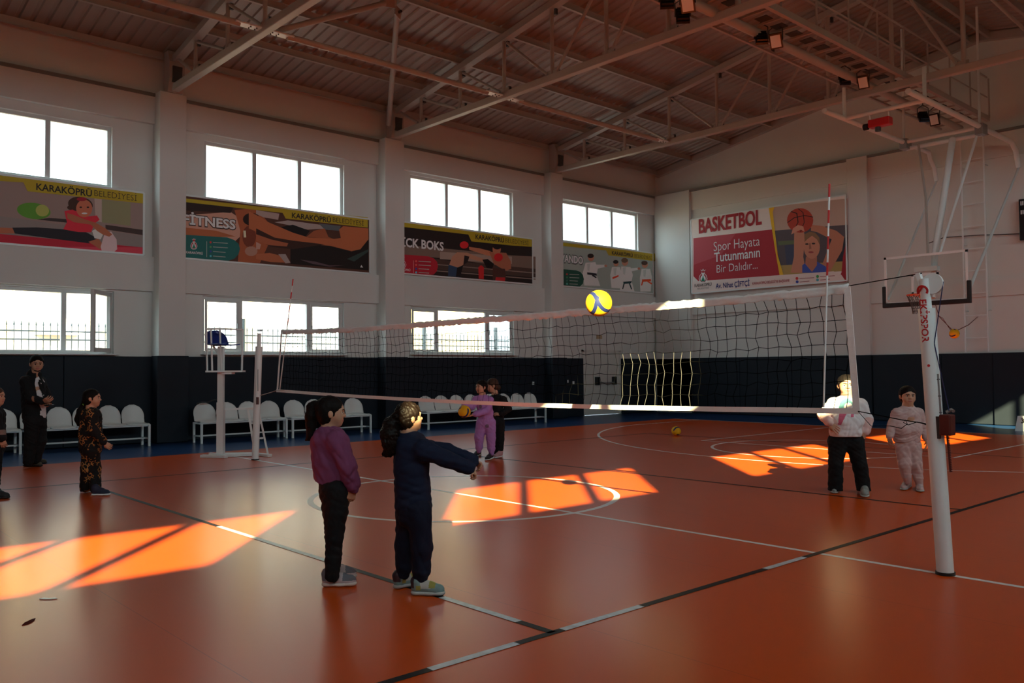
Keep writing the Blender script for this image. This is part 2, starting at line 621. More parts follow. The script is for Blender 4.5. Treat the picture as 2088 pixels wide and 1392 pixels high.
nw = 0
for i, (a, b, c, d, mu) in enumerate(UPPER):
    nw += 1
    window(nw, a, b, c, d, mu, 10.72, 1)
    portal(a, b, 10.80, c, d, -1)
for i, (a, b, c, d, mu) in enumerate(LOWER):
    nw += 1
    w = window(nw, a, b, c, d, mu, 10.72, 1, sashes=(0, 2), open_sash=2 if i == 0 else None, sill=True)
    portal(a, b, 10.80, c, d, -1)
    if i == 0:       # the sash that stands open into the hall, hinged at its right edge
        hx, ang, wd, q = -0.80, math.radians(52), 0.80, .085
        u = np.array([-math.cos(ang), -math.sin(ang), 0])
        o = np.array([hx, 10.68, 0])
        nrm = np.array([-math.sin(ang), math.cos(ang), 0])
        s = MB()
        up = np.array([0, 0, 1.0])
        for p, r_ in (((0, c), (wd, c)), ((0, d), (wd, d)), ((0, c - q / 2), (0, d + q / 2)), ((wd, c - q / 2), (wd, d + q / 2))):
            s.obox(o + u * p[0] + up * p[1], o + u * r_[0] + up * r_[1], .07, q, up=(0, 0, 1) if p[1] == r_[1] else tuple(u))
        so = s.build('open_sash', M['pvc'], w)
        MB().prism([(q / 2, c), (wd - q / 2, c), (wd - q / 2, d), (q / 2, d)], o - nrm * .004, u, up, nrm, .008).build('pane', M['glass'], so)
        MB().obox(o + u * wd + up * (c + .50), o + u * wd + up * (c + .62), .03, .06, up=tuple(nrm)).build('handle', M['grey_metal'], so)
for a, b in SOUTH:
    nw += 1
    window(nw, a, b, SZ0, SZ1, (a + (b - a) / 3, b - (b - a) / 3), YS - .05, -1, mw_=.07)
    portal(a, b, YS - .14, SZ0, SZ1, 1)

# ---- door with a push bar, in the far corner of the window wall
dr = struct(MB().box(DOOR[0] + .06, 14.93, YN - .02, YN + .04, 0.01, DOOR[3] - .06).build('door_1', M['door']))
mb = MB()
mb.box(DOOR[0], DOOR[0] + .06, YN - .05, YN + .1, 0, DOOR[3])
mb.box(DOOR[1] - .06, DOOR[1], YN - .05, YN + .1, 0, DOOR[3])
mb.box(DOOR[0], DOOR[1], YN - .05, YN + .1, DOOR[3] - .06, DOOR[3])
mb.build('door_frame', M['door'], dr)
MB().box(14.94, DOOR[1] - .06, YN - .02, YN + .04, 0.01, DOOR[3] - .06).build('side_panel', M['door'], dr)
mb = MB()
_b0, _b1 = 13.98, 14.80
mb.tube([(_b0, YN - .13, 1.03), (_b1, YN - .13, 1.03)], .022, 10)
mb.build('push_bar', M['grey_metal'], dr)
for q in (_b0, _b1):
    bevel(MB().box(q - .05, q + .05, YN - .16, YN - .02, .96, 1.22).build('push_bar_bracket', M['black_gloss'], dr), .01)

# ---- roof: ribbed sheet on both slopes
def roof_slope(sign):
    mb = MB()
    xs = []
    x = X0 - .3
    pitch = .25
    while x < X1 + .4:
        xs += [(x, 0), (x + .15, 0), (x + .17, .035), (x + .23, .035)]
        x += pitch
    ya, yb = sign * 10.9, 0.0
    v = []
    for (xx, dz) in xs:
        v.append((xx, ya, roof_z(10.9) + dz))
        v.append((xx, yb, roof_z(0) + dz))
    f = [(2 * i, 2 * i + 2, 2 * i + 3, 2 * i + 1) if sign < 0 else (2 * i, 2 * i + 1, 2 * i + 3, 2 * i + 2) for i in range(len(xs) - 1)]
    mb.add(v, f)
    return mb


ceil_ = struct(roof_slope(1).build('ceiling', M['roof']))
roof_slope(-1).build('roof_sheet', M['roof'], ceil_)
mb = MB()
for s in (1, -1):
    mb.add([(X0 - .4, s * 11.0, roof_z(11) + .08), (X1 + .5, s * 11.0, roof_z(11) + .08), (X1 + .5, 0, roof_z(0) + .08), (X0 - .4, 0, roof_z(0) + .08)], [(0, 1, 2, 3)])
mb.build('outer_roof_sheet', M['roof'], ceil_)
# purlins: cold-formed channels under the sheet
for i, y in enumerate((10.42, 9.0, 7.5, 6.0, 4.5, 3.0, 1.5, 0.25)):
    for s in (1, -1):
        z = roof_z(y)
        if s < 0 and y > 9.9:
            y = 9.9
        mb = MB()
        yy = s * y
        mb.box(X0, X1 + .15, yy - .004, yy + .004, z - .17, z - .005)
        mb.box(X0, X1 + .15, yy - .065 if s > 0 else yy, yy if s > 0 else yy + .065, z - .176, z - .168)
        mb.build('purlin', M['steel'], ceil_)
# rake channel along the gable
mb = MB()
for s in (1, -1):
    ye = 10.5 if s > 0 else 9.95
    mb.obox((XB + .1, s * ye, roof_z(ye) - .12), (XB + .1, 0, roof_z(0) - .12), .16, .2)
mb.build('gable_channel', M['steel'], ceil_)
# ------------------------------------------------------------------ roof trusses and bracing
ZC = 7.52           # bottom chord axis


def truss(x, where):
    t = thing('roof_truss', (x, 0, ZC), 'painted steel roof truss ' + where, 'truss', 'roof trusses')
    ys, yn = -9.9, 10.2
    top = lambda y: roof_z(y) - .27
    bevel(MB().obox((x, ys, ZC), (x, yn, ZC), .15, .15).build('bottom_chord', M['steel'], t), .012)
    mb = MB()
    mb.obox((x, yn + .2, top(yn + .2)), (x, 0, top(0)), .14, .18, up=(1, 0, 0))
    mb.obox((x, ys, top(ys)), (x, 0, top(0)), .14, .18, up=(1, 0, 0))
    mb.build('top_chord', M['steel'], t)
    nodes = [9.05, 7.5, 5.95, 4.45, 2.95, 1.45]
    for s in (1, -1):
        for k, y in enumerate(nodes):
            yy = s * y
            MB().tube([(x, yy, ZC + .07), (x, yy, top(y) - .07)], .042 if k < 5 else .05, 8).build('vertical', M['steel'], t)
            bevel(MB().obox((x, yy - .16 * s, ZC + .11), (x, yy + .10 * s, ZC + .11), .03, .11).build('node_plate', M['steel'], t), .006)
            MB().obox((x + .03, yy - .12 * s, ZC + .13), (x + .03, yy - .17 * s, ZC + .13), .06, .10).build('bolted_cleat', M['steel_dark'], t)
            MB().obox((x + .03, yy - .07 * s, top(y) - .14), (x + .03, yy - .12 * s, top(y) - .14), .06, .12).build('bolted_cleat', M['steel_dark'], t)
            if k < 3:      # diagonals fall towards the middle, then rise
                y2 = nodes[k + 1]
                MB().tube([(x, yy - .1 * s, top(y) - .12), (x, s * y2 + .14 * s, ZC + .12)], .032, 8).build('diagonal', M['steel'], t)
            else:
                y2 = nodes[k + 1] if k < 5 else 0.15
                MB().tube([(x, yy - .14 * s, ZC + .12), (x, s * y2 + .08 * s, top(y2) - .12)], .034, 8).build('diagonal', M['steel'], t)
        ye = yn if s > 0 else -ys
        MB().tube([(x, s * (ye - .15), ZC + .62), (x, s * (nodes[0] + .15), ZC + .12)], .034, 8).build('diagonal', M['steel'], t)
    MB().tube([(x, 0, ZC + .07), (x, 0, top(0) - .05)], .05, 8).build('vertical', M['steel'], t)
    # shaped end plates on the columns
    for s, ye in ((1, 10.3), (-1, -9.95)):
        pl = [(-.06, 7.43), (.16, 7.43), (.26, 7.70), (.26, 8.05), (.16, 8.30), (-.06, 8.30)]
        MB().prism([(-s * a, b) for a, b in pl], (x - .16, ye, 0), (0, 1, 0), (0, 0, 1), (1, 0, 0), .32).build('end_plate', M['steel'], t)
        MB().prism([(-s * (a + (.27 if i in (1, 2) else .27)), b) for i, (a, b) in enumerate([(-.05, 7.62), (.0, 7.62), (.03, 7.95), (-.02, 7.95)])],
                   (x - .10, ye, 0), (0, 1, 0), (0, 0, 1), (1, 0, 0), .20).build('bearing_gap', M['steel_dark'], t)
    return t


truss(0.33, 'over the nearest white column, leftmost in the photo')
truss(5.98, 'over the second white column, between the fitness and boxing banners')
truss(11.88, 'over the farthest white column, next to the back wall')

# longitudinal tie pipes between the bottom chords, flattened white end plates
for xa, xb, lab in ((-5.4, .33, 'orange-lit steel tie pipe left of the nearest truss'),
                    (.33, 5.98, 'steel tie pipe between the nearest and the second truss'),
                    (5.98, 11.88, 'steel tie pipe between the second and the farthest truss')):
    y, z = 6.0, 7.52
    t = thing('tie_pipe', ((xa + xb) / 2, y, z), lab, 'pipe', 'tie pipes between the trusses')
    MB().tube([(xa + .45, y, z), (xb - .45, y, z)], .058, 14).build('pipe', M['steel'], t)
    for x, s in ((xa, 1), (xb, -1)):
        MB().box(min(x + s * .07, x + s * .55), max(x + s * .07, x + s * .55), y - .09, y + .09, z - .012, z + .012).build('end_plate', M['white_metal'], t)
        for q in (.15, .26):
            for w in (-.04, .04):
                MB().tube([(x + s * q, y + w, z - .03), (x + s * q, y + w, z + .02)], .012, 6).build('bolt', M['steel_dark'], t)

_N = at(806, 14, 'x', 3.15)
t = thing('roof_brace', _N, 'slanting steel roof brace from the tie pipe to the purlins', 'brace', 'roof braces')
MB().tube([np.array([.62, 6.05, 7.60]), _N + np.array([-.25, 0, 0])], .055, 12).build('pipe', M['steel'], t)
MB().obox(_N + [-.35, 0, .0], _N + [.0, 0, .05], .02, .16).build('end_plate', M['steel'], t)
t = thing('roof_brace', _N, 'steep steel roof brace rising from the second column head', 'brace', 'roof braces')
MB().tube([np.array([5.72, 10.1, 7.75]), _N + np.array([.12, .1, 0])], .06, 12).build('pipe', M['steel'], t)
MB().obox(_N + [0, 0, -.05], _N + [.2, .1, -.1], .02, .2).build('end_plate', M['steel'], t)
MB().tube([_N + [.12, -.03, -.06], _N + [.12, .10, -.06]], .03, 8).build('bolt', M['steel_dark'], t)
_top = _N.copy(); _top[2] = roof_z(_N[1]) - .02
MB().tube([_N, _top], .03, 8).build('hanger', M['steel'], t)

# ------------------------------------------------------------------ catwalk hung along the ridge
cw = thing('catwalk', (6, .3, 7.6), 'steel mesh catwalk with handrail hung along the roof ridge', 'catwalk')
CY0, CY1, CZ = 0.92, -0.22, 7.70
_xa, _xb = -4.0, 16.85
MB().obox((_xa, CY0, CZ), (_xb, CY0, CZ), .05, .05).build('side_rail', M['steel'], cw)
MB().obox((_xa, CY1, CZ + .02), (_xb, CY1, CZ + .02), .08, .12).build('side_rail', M['steel'], cw)
MB().tube([(_xa, .45, CZ - .08), (_xb, .45, CZ - .08)], .085, 14).build('centre_pipe', M['steel'], cw)
x = _xa + .3
k = 0
while x < _xb:
    if abs(x - .33) > .2 and abs(x - 5.98) > .2 and abs(x - 11.88) > .2:
        MB().obox((x, CY0, CZ + .02), (x, CY1, CZ + .02), .035, .035).build('cross_bar', M['steel'], cw)
    x += .52
x = _xa
while x < _xb - .4:
    MB().box(x + .05, x + .28, .06, .30, CZ + .04, CZ + .05).build('walking_plate', M['steel_dark'], cw)
    x += .52
hy = CY1 - .02
MB().tube([(2.0, hy, CZ + 1.05), (_xb - .1, hy, CZ + 1.05)], .022, 8).build('handrail', M['steel'], cw)
MB().tube([(2.0, hy, CZ + .55), (_xb - .1, hy, CZ + .55)], .016, 8).build('handrail', M['steel'], cw)
for x in np.arange(2.0, 16.9, 1.24):
    MB().tube([(x, hy, CZ + .05), (x, hy, CZ + 1.05)], .02, 8).build('rail_post', M['steel'], cw)

# floodlights clamped under the catwalk
FL = [((1402, 8), 4.6, -60, 35, 'square black floodlight at the top edge above the second truss'),
      ((1360, 4), 4.3, 200, 20, 'black floodlight seen edge-on at the very top of the roof'),
      ((1392, 34), 4.9, 200, 15, 'slim black floodlight just below the square one at the roof top'),
      ((1582, 84), 7.6, -75, 12, 'black floodlight with pale glass under the middle of the catwalk'),
      ((1552, 80), 7.3, 200, 20, 'dark edge-on floodlight paired with the mid-catwalk one'),
      ((1760, 168), 11.0, -75, 14, 'black floodlight with pale glass beside the farthest truss'),
      ((1722, 162), 10.9, 200, 25, 'black edge-on floodlight left of the one beside the farthest truss'),
      ((1882, 240), 14.0, 205, 30, 'dark tilted floodlight over the basketball frame'),
      ((1905, 244), 14.3, -40, 25, 'tilted floodlight with pale glass over the basketball frame')]
for (px, x, yaw, pit, lab) in FL:
    c = at(*px, 'x', x)
    t = thing('floodlight', c, lab, 'floodlight', 'floodlights under the roof')
    a, p = math.radians(yaw), math.radians(pit)
    f = np.array([math.cos(a) * math.cos(p), math.sin(a) * math.cos(p), -math.sin(p)])
    if yaw == -75 or yaw == -60 or yaw == -40:
        f = unit(unit(CAM - c) * np.array([1, 1, 0]) * (1.0 if yaw != -40 else .8) + np.array([(-.5 if yaw == -40 else 0.15), 0.25, -.55]))
    else:
        f = unit(np.array([.62, .55, -.42 - .1 * math.sin(x)]))
    s = unit(np.cross(f, (0, 0, 1)))
    u = np.cross(s, f)
    w, h = .22, .28
    MB().prism([(-w / 2, -h / 2), (w / 2, -h / 2), (w / 2, h / 2), (-w / 2, h / 2)], c - f * .04, s, u, f, .05).build('housing', M['black_gloss'], t)
    q = .80
    MB().prism([(-w / 2 * q, -h / 2 * q), (w / 2 * q, -h / 2 * q), (w / 2 * q, h / 2 * q), (-w / 2 * q, h / 2 * q)], c + f * .010, s, u, f, .004).build('lens', M['lamp_glass'], t)
    mb = MB()
    for k in range(5):
        z_ = -h / 2 + h * (k + .5) / 5
        mb.obox(c - f * .065 + u * z_ - s * w * .42, c - f * .065 + u * z_ + s * w * .42, .05, .012, up=tuple(u))
    mb.build('cooling_fins', M['black_gloss'], t)
    tp = c + np.array([0, 0, .30])
    mb = MB()
    mb.tube([c - s * w * .55, c - s * w * .55 + np.array([0, 0, .22]), tp], .012, 6)
    mb.tube([c + s * w * .55, c + s * w * .55 + np.array([0, 0, .22]), tp], .012, 6)
    e = np.array([c[0], np.clip(c[1], CY1, CY0), CZ])
    if c[2] < CZ - .35:
        mb.tube([tp, (tp[0], tp[1], CZ)], .012, 6)
    mb.build('bracket', M['steel_dark'], t)

# ------------------------------------------------------------------ basketball goal folded down from the roof
hp = thing('basketball_goal', (13.0, -.13, 7.0), 'ceiling-hung basketball goal with clear backboard and orange rim', 'basketball goal')
WM = M['white_metal']
ZF = 6.93
fr = MB()
fr.tube([(10.55, .87, ZF), (15.9, .87, ZF)], .055, 12)
fr.build('frame_pipe', WM, hp)
MB().tube([(10.65, -.84, ZF + .02), (16.55, -.84, ZF + .02), (16.75, -.86, ZF - .15), (16.8, -.90, 6.35)], .06, 12).build('frame_pipe', WM, hp)
_el = at(1897, 325, 'x', 16.55)
MB().tube([(15.9, .87, ZF), tuple(_el), (16.75, _el[1] - .02, _el[2] - .2), (16.8, _el[1] - .04, 6.35)], .05, 12).build('frame_pipe', WM, hp)
for x in (11.45, 14.45):
    MB().tube([(x, .87, ZF), (x, -.84, ZF)], .05, 12).build('cross_pipe', WM, hp)
MB().tube([(14.6, .87, ZF - .13), (14.6, -.84, ZF - .13)], .05, 12).build('cross_pipe', WM, hp)
for y in (.87, -.84):
    MB().tube([(11.45, y, ZF), (11.45, y, 7.62)], .04, 10).build('hanger', WM, hp)
    MB().tube([(14.45, y, ZF), (14.45, y, roof_z(.85) - .2)], .03, 10).build('hanger', WM, hp)
    bevel(MB().box(14.38, 14.68, y - .09, y + .09, ZF - .17, ZF + .08).build('clamp', M['grey_metal'], hp), .01)
BX, BY = 13.0, -.135
BZ0, BZ1 = 2.90, 3.985
mt = MB().tube([(14.55, BY - .08, ZF - .12), (13.30, BY - .1, 3.95), (13.16, BY - .1, 3.0)], [.075, .07, .06], 14)
mt.build('mast', WM, hp)
MB().tube([(14.55, BY - .62, ZF - .12), (13.2, BY - .25, 3.98)], .03, 10).build('strut', WM, hp)
MB().tube([(14.5, .55, ZF - .1), (13.9, BY + .3, 5.4), (13.25, BY + .02, 3.98)], .028, 10).build('strut', M['steel'], hp)
MB().tube([(16.8, -.90, 6.35), (13.12, BY - .88, BZ0 + .25)], [.025, .035], 10).build('strut', WM, hp)
MB().tube([(16.8, _el[1] - .04, 6.35), (13.12, BY + .88, BZ0 + .1)], [.025, .032], 10).build('strut', WM, hp)
MB().box(13.04, 13.2, BY - .25, BY + .25, 3.6, 3.7).build('mounting_bracket', WM, hp)
bd = MB().box(BX, BX + .015, BY - .9, BY + .9, BZ0, BZ1).build('backboard', M['clear'], hp)
mb = MB()
q = .05
for (a, b, c, d) in ((-.9, .9, BZ1 - q, BZ1), (-.9, -.9 + q, BZ0, BZ1), (.9 - q, .9, BZ0, BZ1), (-.9, .9, BZ0, BZ0 + q)):
    mb.box(BX - .004, BX + .02, BY + a, BY + b, c, d)
a, z0, z1 = .295, 3.10, 3.55
for (p, r_, c, d) in ((-a, a, z1 - q, z1), (-a, -a + q, z0, z1), (a - q, a, z0, z1), (-a, a, z0, z0 + q)):
    mb.box(BX - .004, BX + .019, BY + p, BY + r_, c, d)
mb.build('backboard_marking', M['white_metal'], bd)
mb = MB()
mb.box(BX - .03, BX + .05, BY - .95, BY + .95, BZ0 - .07, BZ0 + .03)
mb.box(BX - .03, BX + .05, BY - .95, BY - .87, BZ0, BZ0 + .42)
mb.box(BX - .03, BX + .05, BY + .87, BY + .95, BZ0, BZ0 + .42)
bevel(mb.build('edge_padding', M['black'], hp), .015)
rc = np.array([BX - .38, BY, 3.05])
ring = [(rc[0] + .225 * math.cos(t), rc[1] + .225 * math.sin(t), rc[2]) for t in np.linspace(0, 2 * math.pi, 28, endpoint=False)]
rm = MB().tube(ring, .014, 8, closed=True)
rm.box(BX - .16, BX, BY - .07, BY + .07, 3.0, 3.07)
rm.build('rim', M['orange_rim'], hp)
mb = MB()
for k in range(12):
    for sgn in (1, -1):
        p = []
        for j in range(6):
            f = j / 5
            ang = 2 * math.pi * (k + sgn * f * 1.6) / 12
            r_ = .222 - .11 * math.sin(f * 1.4)
            p.append((rc[0] + r_ * math.cos(ang), rc[1] + r_ * math.sin(ang), rc[2] - .01 - .40 * f))
        mb.tube(p, .006, 5)
mb.build('net', M['net_white_sunlit'], hp)

# red hoist motor on the front cross pipe
c = at(1792, 252, 'x', 11.5)
t = thing('hoist_motor', c, 'small red hoist motor hung under the goal frame', 'motor')
d_ = np.array([0, 1.0, 0])
bevel(MB().box(c[0] - .10, c[0] + .10, c[1] - .26, c[1] + .20, c[2] - .07, c[2] + .10).build('motor_housing', M['red'], t), .02)
MB().tube([c + [-.06, .21, -.03], c + [-.06, .30, -.03]], .07, 12).build('motor_end', M['black_gloss'], t)
MB().tube([c + [0, .02, -.07], c + [0, .02, -.16]], .06, 12).build('cable_drum', M['steel_dark'], t)
mb = MB()
for q in (-.22, .18):
    mb.tube([c + [0, q, .09], (11.45, c[1] + q, ZF)], .015, 8)
mb.build('hanger', WM, t)

# wall ladder
t = thing('wall_ladder', (16.85, .17, 1.8), 'pale steel ladder fixed to the back wall behind the backboard', 'ladder')
for y in (.44, -.10):
    MB().tube([(16.83, y, 1.84), (16.83, y, 7.36)], .022, 8).build('side_rail', WM, t)
    for z in (2.9, 4.6, 6.6):
        MB().tube([(16.83, y, z), (17.1, y, z)], .012, 6).build('stand_off', WM, t)
z = 2.2
while z < 7.3:
    MB().tube([(16.83, .44, z), (16.83, -.10, z)], .014, 8).build('rung', WM, t)
    z += .57
# scoreboard cut by the right edge
t = thing('scoreboard', (16.9, -1.9, 5.0), 'black scoreboard on the back wall at the right edge', 'scoreboard')
bevel(MB().box(16.84, 16.94, -2.75, -.86, 4.56, 5.58).build('housing', M['black_gloss'], t), .02)
mb = MB()
for k, (y, z) in enumerate(((-.92, 5.47), (-.96, 5.47), (-1.0, 5.47), (-.92, 5.25), (-.96, 5.25), (-1.0, 5.25))):
    mb.box(16.832, 16.841, y - .012, y + .012, z - .05, z + .05)
mb.build('white_digit_strokes', M['white_metal'], t)
# cable sagging along the back wall to the scoreboard
tag(MB().tube([tuple(at(x, y, 'x', 16.97)) for x, y in ((1890, 497), (1925, 484), (1970, 481), (2000, 479), (2040, 478), (2084, 476))], .012, 6).build('signal_cable', M['steel_dark']),
    'thin dark cable sagging across the back wall to the scoreboard', 'cable')
# ------------------------------------------------------------------ volleyball posts
def post(name, base, top, r, label):
    base, top = np.asarray(base, float), np.asarray(top, float)
    t = thing(name, base, label, 'post', 'volleyball posts')
    d = unit(top - base)
    L = np.linalg.norm(top - base)
    MB().tube([base, base + d * (L - .28)], r, 24).build('outer_tube', M['white_metal'], t)
    MB().tube([base + d * (L - .28), base + d * (L - .06)], r * .62, 20).build('inner_tube', M['white_metal'], t)
    MB().tube([base + [0, 0, .001], base + [0, 0, .022]], r * 1.14, 24).build('floor_collar', M['black'], t)
    return t, d, L


PR = (0.0, -5.478)
_pt = at(1884, 552, 'x', 0.0)
prt, dR, LR = post('volleyball_post', (0, -5.478, 0), (0, _pt[1], _pt[2]), .058, 'thick white volleyball post with red lettering at the near right end of the net')
# pulley wheel at the head
pc = np.array([0.0, 0, 0]) + np.array([0, -5.478, 0]) + dR * (LR - .09)
v_ = unit(np.cross(dR, (0, 1, 0)))
MB().tube([pc + [-.012, -.055, -.01], pc + [.012, -.055, -.01]], .075, 24).build('pulley', M['white_metal'], prt)
MB().obox(pc + [0, .02, -.02], pc + [0, .045, .075], .045, .03).build('pulley_hook', M['white_metal'], prt)
# slot with height marks
E1 = unit(CAM - np.array([0, -5.478, 1.4])); E1[2] = 0; E1 = unit(E1)       # towards the hall corner
S1 = np.cross((0, 0, 1), E1)


def on_post(zc, ang, rad):
    ax_ = np.array([0, -5.478, 0]) + dR * (zc / dR[2])
    return ax_ + (E1 * math.cos(ang) + S1 * math.sin(ang)) * rad


mb = MB()
ang = math.radians(42)
for z0 in (1.02,):
    a, b = on_post(z0, ang, .057), on_post(z0 + .42, ang, .057)
    mb.obox(a, b, .022, .006, up=tuple(unit(a - np.array([0, -5.478, a[2]]))))
mb.build('height_slot', M['grey_metal'], prt)
mb = MB()
for z0 in (1.04, 1.16, 1.28, 1.40):
    a = on_post(z0, ang, .059)
    mb.obox(a + S1 * -.014, a + S1 * .014, .006, .006)
mb.build('height_marks', M['steel_dark'], prt)
# red maker's lettering running down the post, as it stands on the tube
def post_text(s, size, z_start, ang0, bold, mname='red'):
    v, f = text_faces(s, size, bold)
    mb = MB()
    out = []
    for p in v:
        zz = z_start - p[0]
        a_ = ang0 + p[1] / .058
        out.append(on_post(zz, a_, .0592))
    mb.add(out, f)
    return mb


pm = post_text('EKİPSPOR', .070, 1.985, math.radians(-46), .0016)
pm2 = post_text('°', .09, 1.985 - .43, math.radians(-30), .003)
pm.v += []
o = pm.build('red_lettering', M['red'], prt)
mb = MB()
ringpts = [on_post(2.045 + .034 * math.cos(q), math.radians(-22) + .036 / .058 * math.sin(q), .0594) for q in np.linspace(-2.2, 2.2, 20)]
for i in range(19):
    mb.obox(ringpts[i], ringpts[i + 1], .016, .003, up=tuple(unit(E1 * math.cos(.4) - S1 * math.sin(.4))))
a, b = on_post(2.035, math.radians(-48), .0594), on_post(2.075, math.radians(-18), .0594)
mb.obox(a, b, .014, .003, up=tuple(unit(E1 * math.cos(.4) - S1 * math.sin(.4))))
mb.build('red_emblem', M['red'], prt)
mb = MB()
dot = on_post(1.50, math.radians(-12), .0592)
mb.prism([(.010 * math.cos(q), .010 * math.sin(q)) for q in np.linspace(0, 2 * math.pi, 14, endpoint=False)], dot, S1, (0, 0, 1), E1, .001)
mb.build('red_trademark_dot', M['red'], prt)
# winch on the outer side with its strap and a hanging rod
wc = at(1930, 866, 'x', -.02)
bevel(MB().box(wc[0] - .05, wc[0] + .05, wc[1] - .045, wc[1] + .035, wc[2] - .075, wc[2] + .075).build('winch', M['winch'], prt), .01)
MB().tube([wc + [0, .0, .09], wc + [.02, -.03, .11], wc + [0, -.05, .10]], .012, 8).build('winch_hook', M['grey_metal'], prt)
MB().box(wc[0] - .03, wc[0] + .03, wc[1] + .035, wc[1] + .07, wc[2] - .10, wc[2] + .06).build('winch_plate', M['steel_dark'], prt)
e0, e1 = at(1931, 885, 'x', -.02), at(1938, 962, 'x', -.02)
mb = MB().tube([e0, e1], .007, 8)
for k in range(22):
    p = e0 + (e1 - e0) * (k + .5) / 22
    mb.box(p[0] - .008, p[0] + .008, p[1] - .012, p[1] - .004, p[2] - .004, p[2] + .004)
mb.build('toothed_rod', M['winch'], prt)
MB().tube([pc + [0, -.13, .0], at(1905, 700, 'x', -.03), wc + [0, -.02, .10]], .004, 6).build('winch_cable', M['navy_leather'], prt)

_pt = at(529, 672, 'x', 0.0)
plt, dL, LL = post('volleyball_post', (0, 5.602, 0), (0, _pt[1], _pt[2]), .057, 'slim white volleyball post at the far left end of the net')
MB().box(-.02, .02, _pt[1] - .06, _pt[1] + .01, _pt[2] - .03, _pt[2] + .005).build('cable_head', M['grey_metal'], plt)
_p = at(525, 812, 'x', -.06)
MB().box(_p[0] - .01, _p[0] + .01, _p[1] - .03, _p[1] + .03, _p[2] - .10, _p[2] + .02).build('clamp', M['winch'], plt)
_p2 = at(526, 775, 'x', -.062)
MB().box(_p2[0] - .004, _p2[0] + .004, _p2[1] - .012, _p2[1] + .012, _p2[2] - .18, _p2[2] + .18).build('height_slot', M['grey_metal'], plt)

# ------------------------------------------------------------------ net
nt_ = thing('volleyball_net', (0, 0, 1.1), 'black volleyball net with wrinkled white top tape across the court', 'net')
# the outline measured along the net: y, top z, bottom z
KY = [-4.80, -3.6, -2.4, -1.2, 0, 1.2, 2.4, 3.6, 4.66]
TZ = [2.145, 2.12, 2.118, 2.113, 2.11, 2.108, 2.11, 2.125, 2.155]
BZ_ = [1.150, 1.128, 1.110, 1.102, 1.103, 1.113, 1.128, 1.148, 1.172]
tz = lambda y: float(np.interp(y, KY, TZ))
bz = lambda y: float(np.interp(y, KY, BZ_))
BW = .072
mb = MB()
n = 220
v = []
rng = np.random.RandomState(3)
wob = rng.normal(0, 1, (n + 1, 4))
for i in range(n + 1):
    y = -4.80 + 9.46 * i / n
    edge = .25 if 4 < i < n - 4 else .05
    for j in range(4):
        z = tz(y) + .004 * wob[i, 0] * (j == 3) - BW * (1 - j / 3) + .006 * wob[i, 1] * (j == 0)
        v.append((.010 * wob[i, j] * (1.0 if 0 < j < 3 else .5) + (.006 if j % 2 else -.006), y, z))
f = []
for i in range(n):
    for j in range(3):
        f.append((i * 4 + j, i * 4 + j + 1, i * 4 + j + 5, i * 4 + j + 4))
mb.add(v, f, 0, True)
o = mb.build('top_tape', M['white_cloth'], nt_)
sm = o.modifiers.new('cloth', 'SOLIDIFY'); sm.thickness = .006
mb = MB()
v = []
for i in range(81):
    y = -4.86 + 9.70 * i / 80
    z = bz(y)
    v += [(.004, y, z - .022), (-.004, y, z - .022), (-.004, y, z + .022), (.004, y, z + .022)]
f = []
for i in range(80):
    for j in range(4):
        f.append((i * 4 + j, i * 4 + (j + 1) % 4, i * 4 + 4 + (j + 1) % 4, i * 4 + 4 + j))
mb.add(v, f)
mb.build('bottom_tape', M['white_cloth'], nt_)
mb = MB().obox((0, -4.785, 2.13), (0, -4.845, 1.15), .006, .055, up=(0, 1, 0))
mb.build('side_tape', M['white_cloth'], nt_)
mb = MB().obox((0, 4.66, 2.15), (0, 4.81, 1.18), .006, .045, up=(0, 1, 0))
mb.build('side_tape', M['white_cloth'], nt_)
# mesh of cords: 10 cm squares that sag a little, sunlight on one stretch painted as paler cords
mb, mw = MB(), MB()
ncol = 94
jit = rng.normal(0, .008, (ncol + 1, 11, 2))
P = np.zeros((ncol + 1, 10, 3))
for i in range(ncol + 1):
    y = -4.76 + 9.46 * i / ncol
    for j in range(10):
        fz = j / 9
        yy = y + (.012 * math.sin(j * 2.1 + i * .3) + jit[i, j, 0]) - (.04 * math.sin(fz * 3.0) if -3.5 < y < 3 else .02 * math.sin(fz * 3))
        zz = (tz(y) - BW) * (1 - fz) + (bz(y) + .02) * fz + (jit[i, j, 1] if 0 < j < 9 else 0)
        P[i, j] = (0.0 + .004 * math.sin(i), yy, zz)
for i in range(ncol + 1):
    y = P[i, 0, 1]
    pale = -3.35 < y < -2.4  # sunlit stretch: its brightness is put into a paler cord colour
    tgt = mb
    if pale:
        k = 4
        mb.tube(P[i, :k + 1], .0016, 4, cap=False)
        mw.tube(P[i, k:], .0022, 4, cap=False)
    else:
        mb.tube(P[i], .0030 if y < -2.5 else .0025, 4, cap=False)
for j in range(1, 9):
    mb.tube(P[:, j], .0026, 4, cap=False)
o = mb.build('net_mesh', M['cord'], nt_)
mw.build('sunlit_toned_cords', M['net_white_sunlit'], nt_)
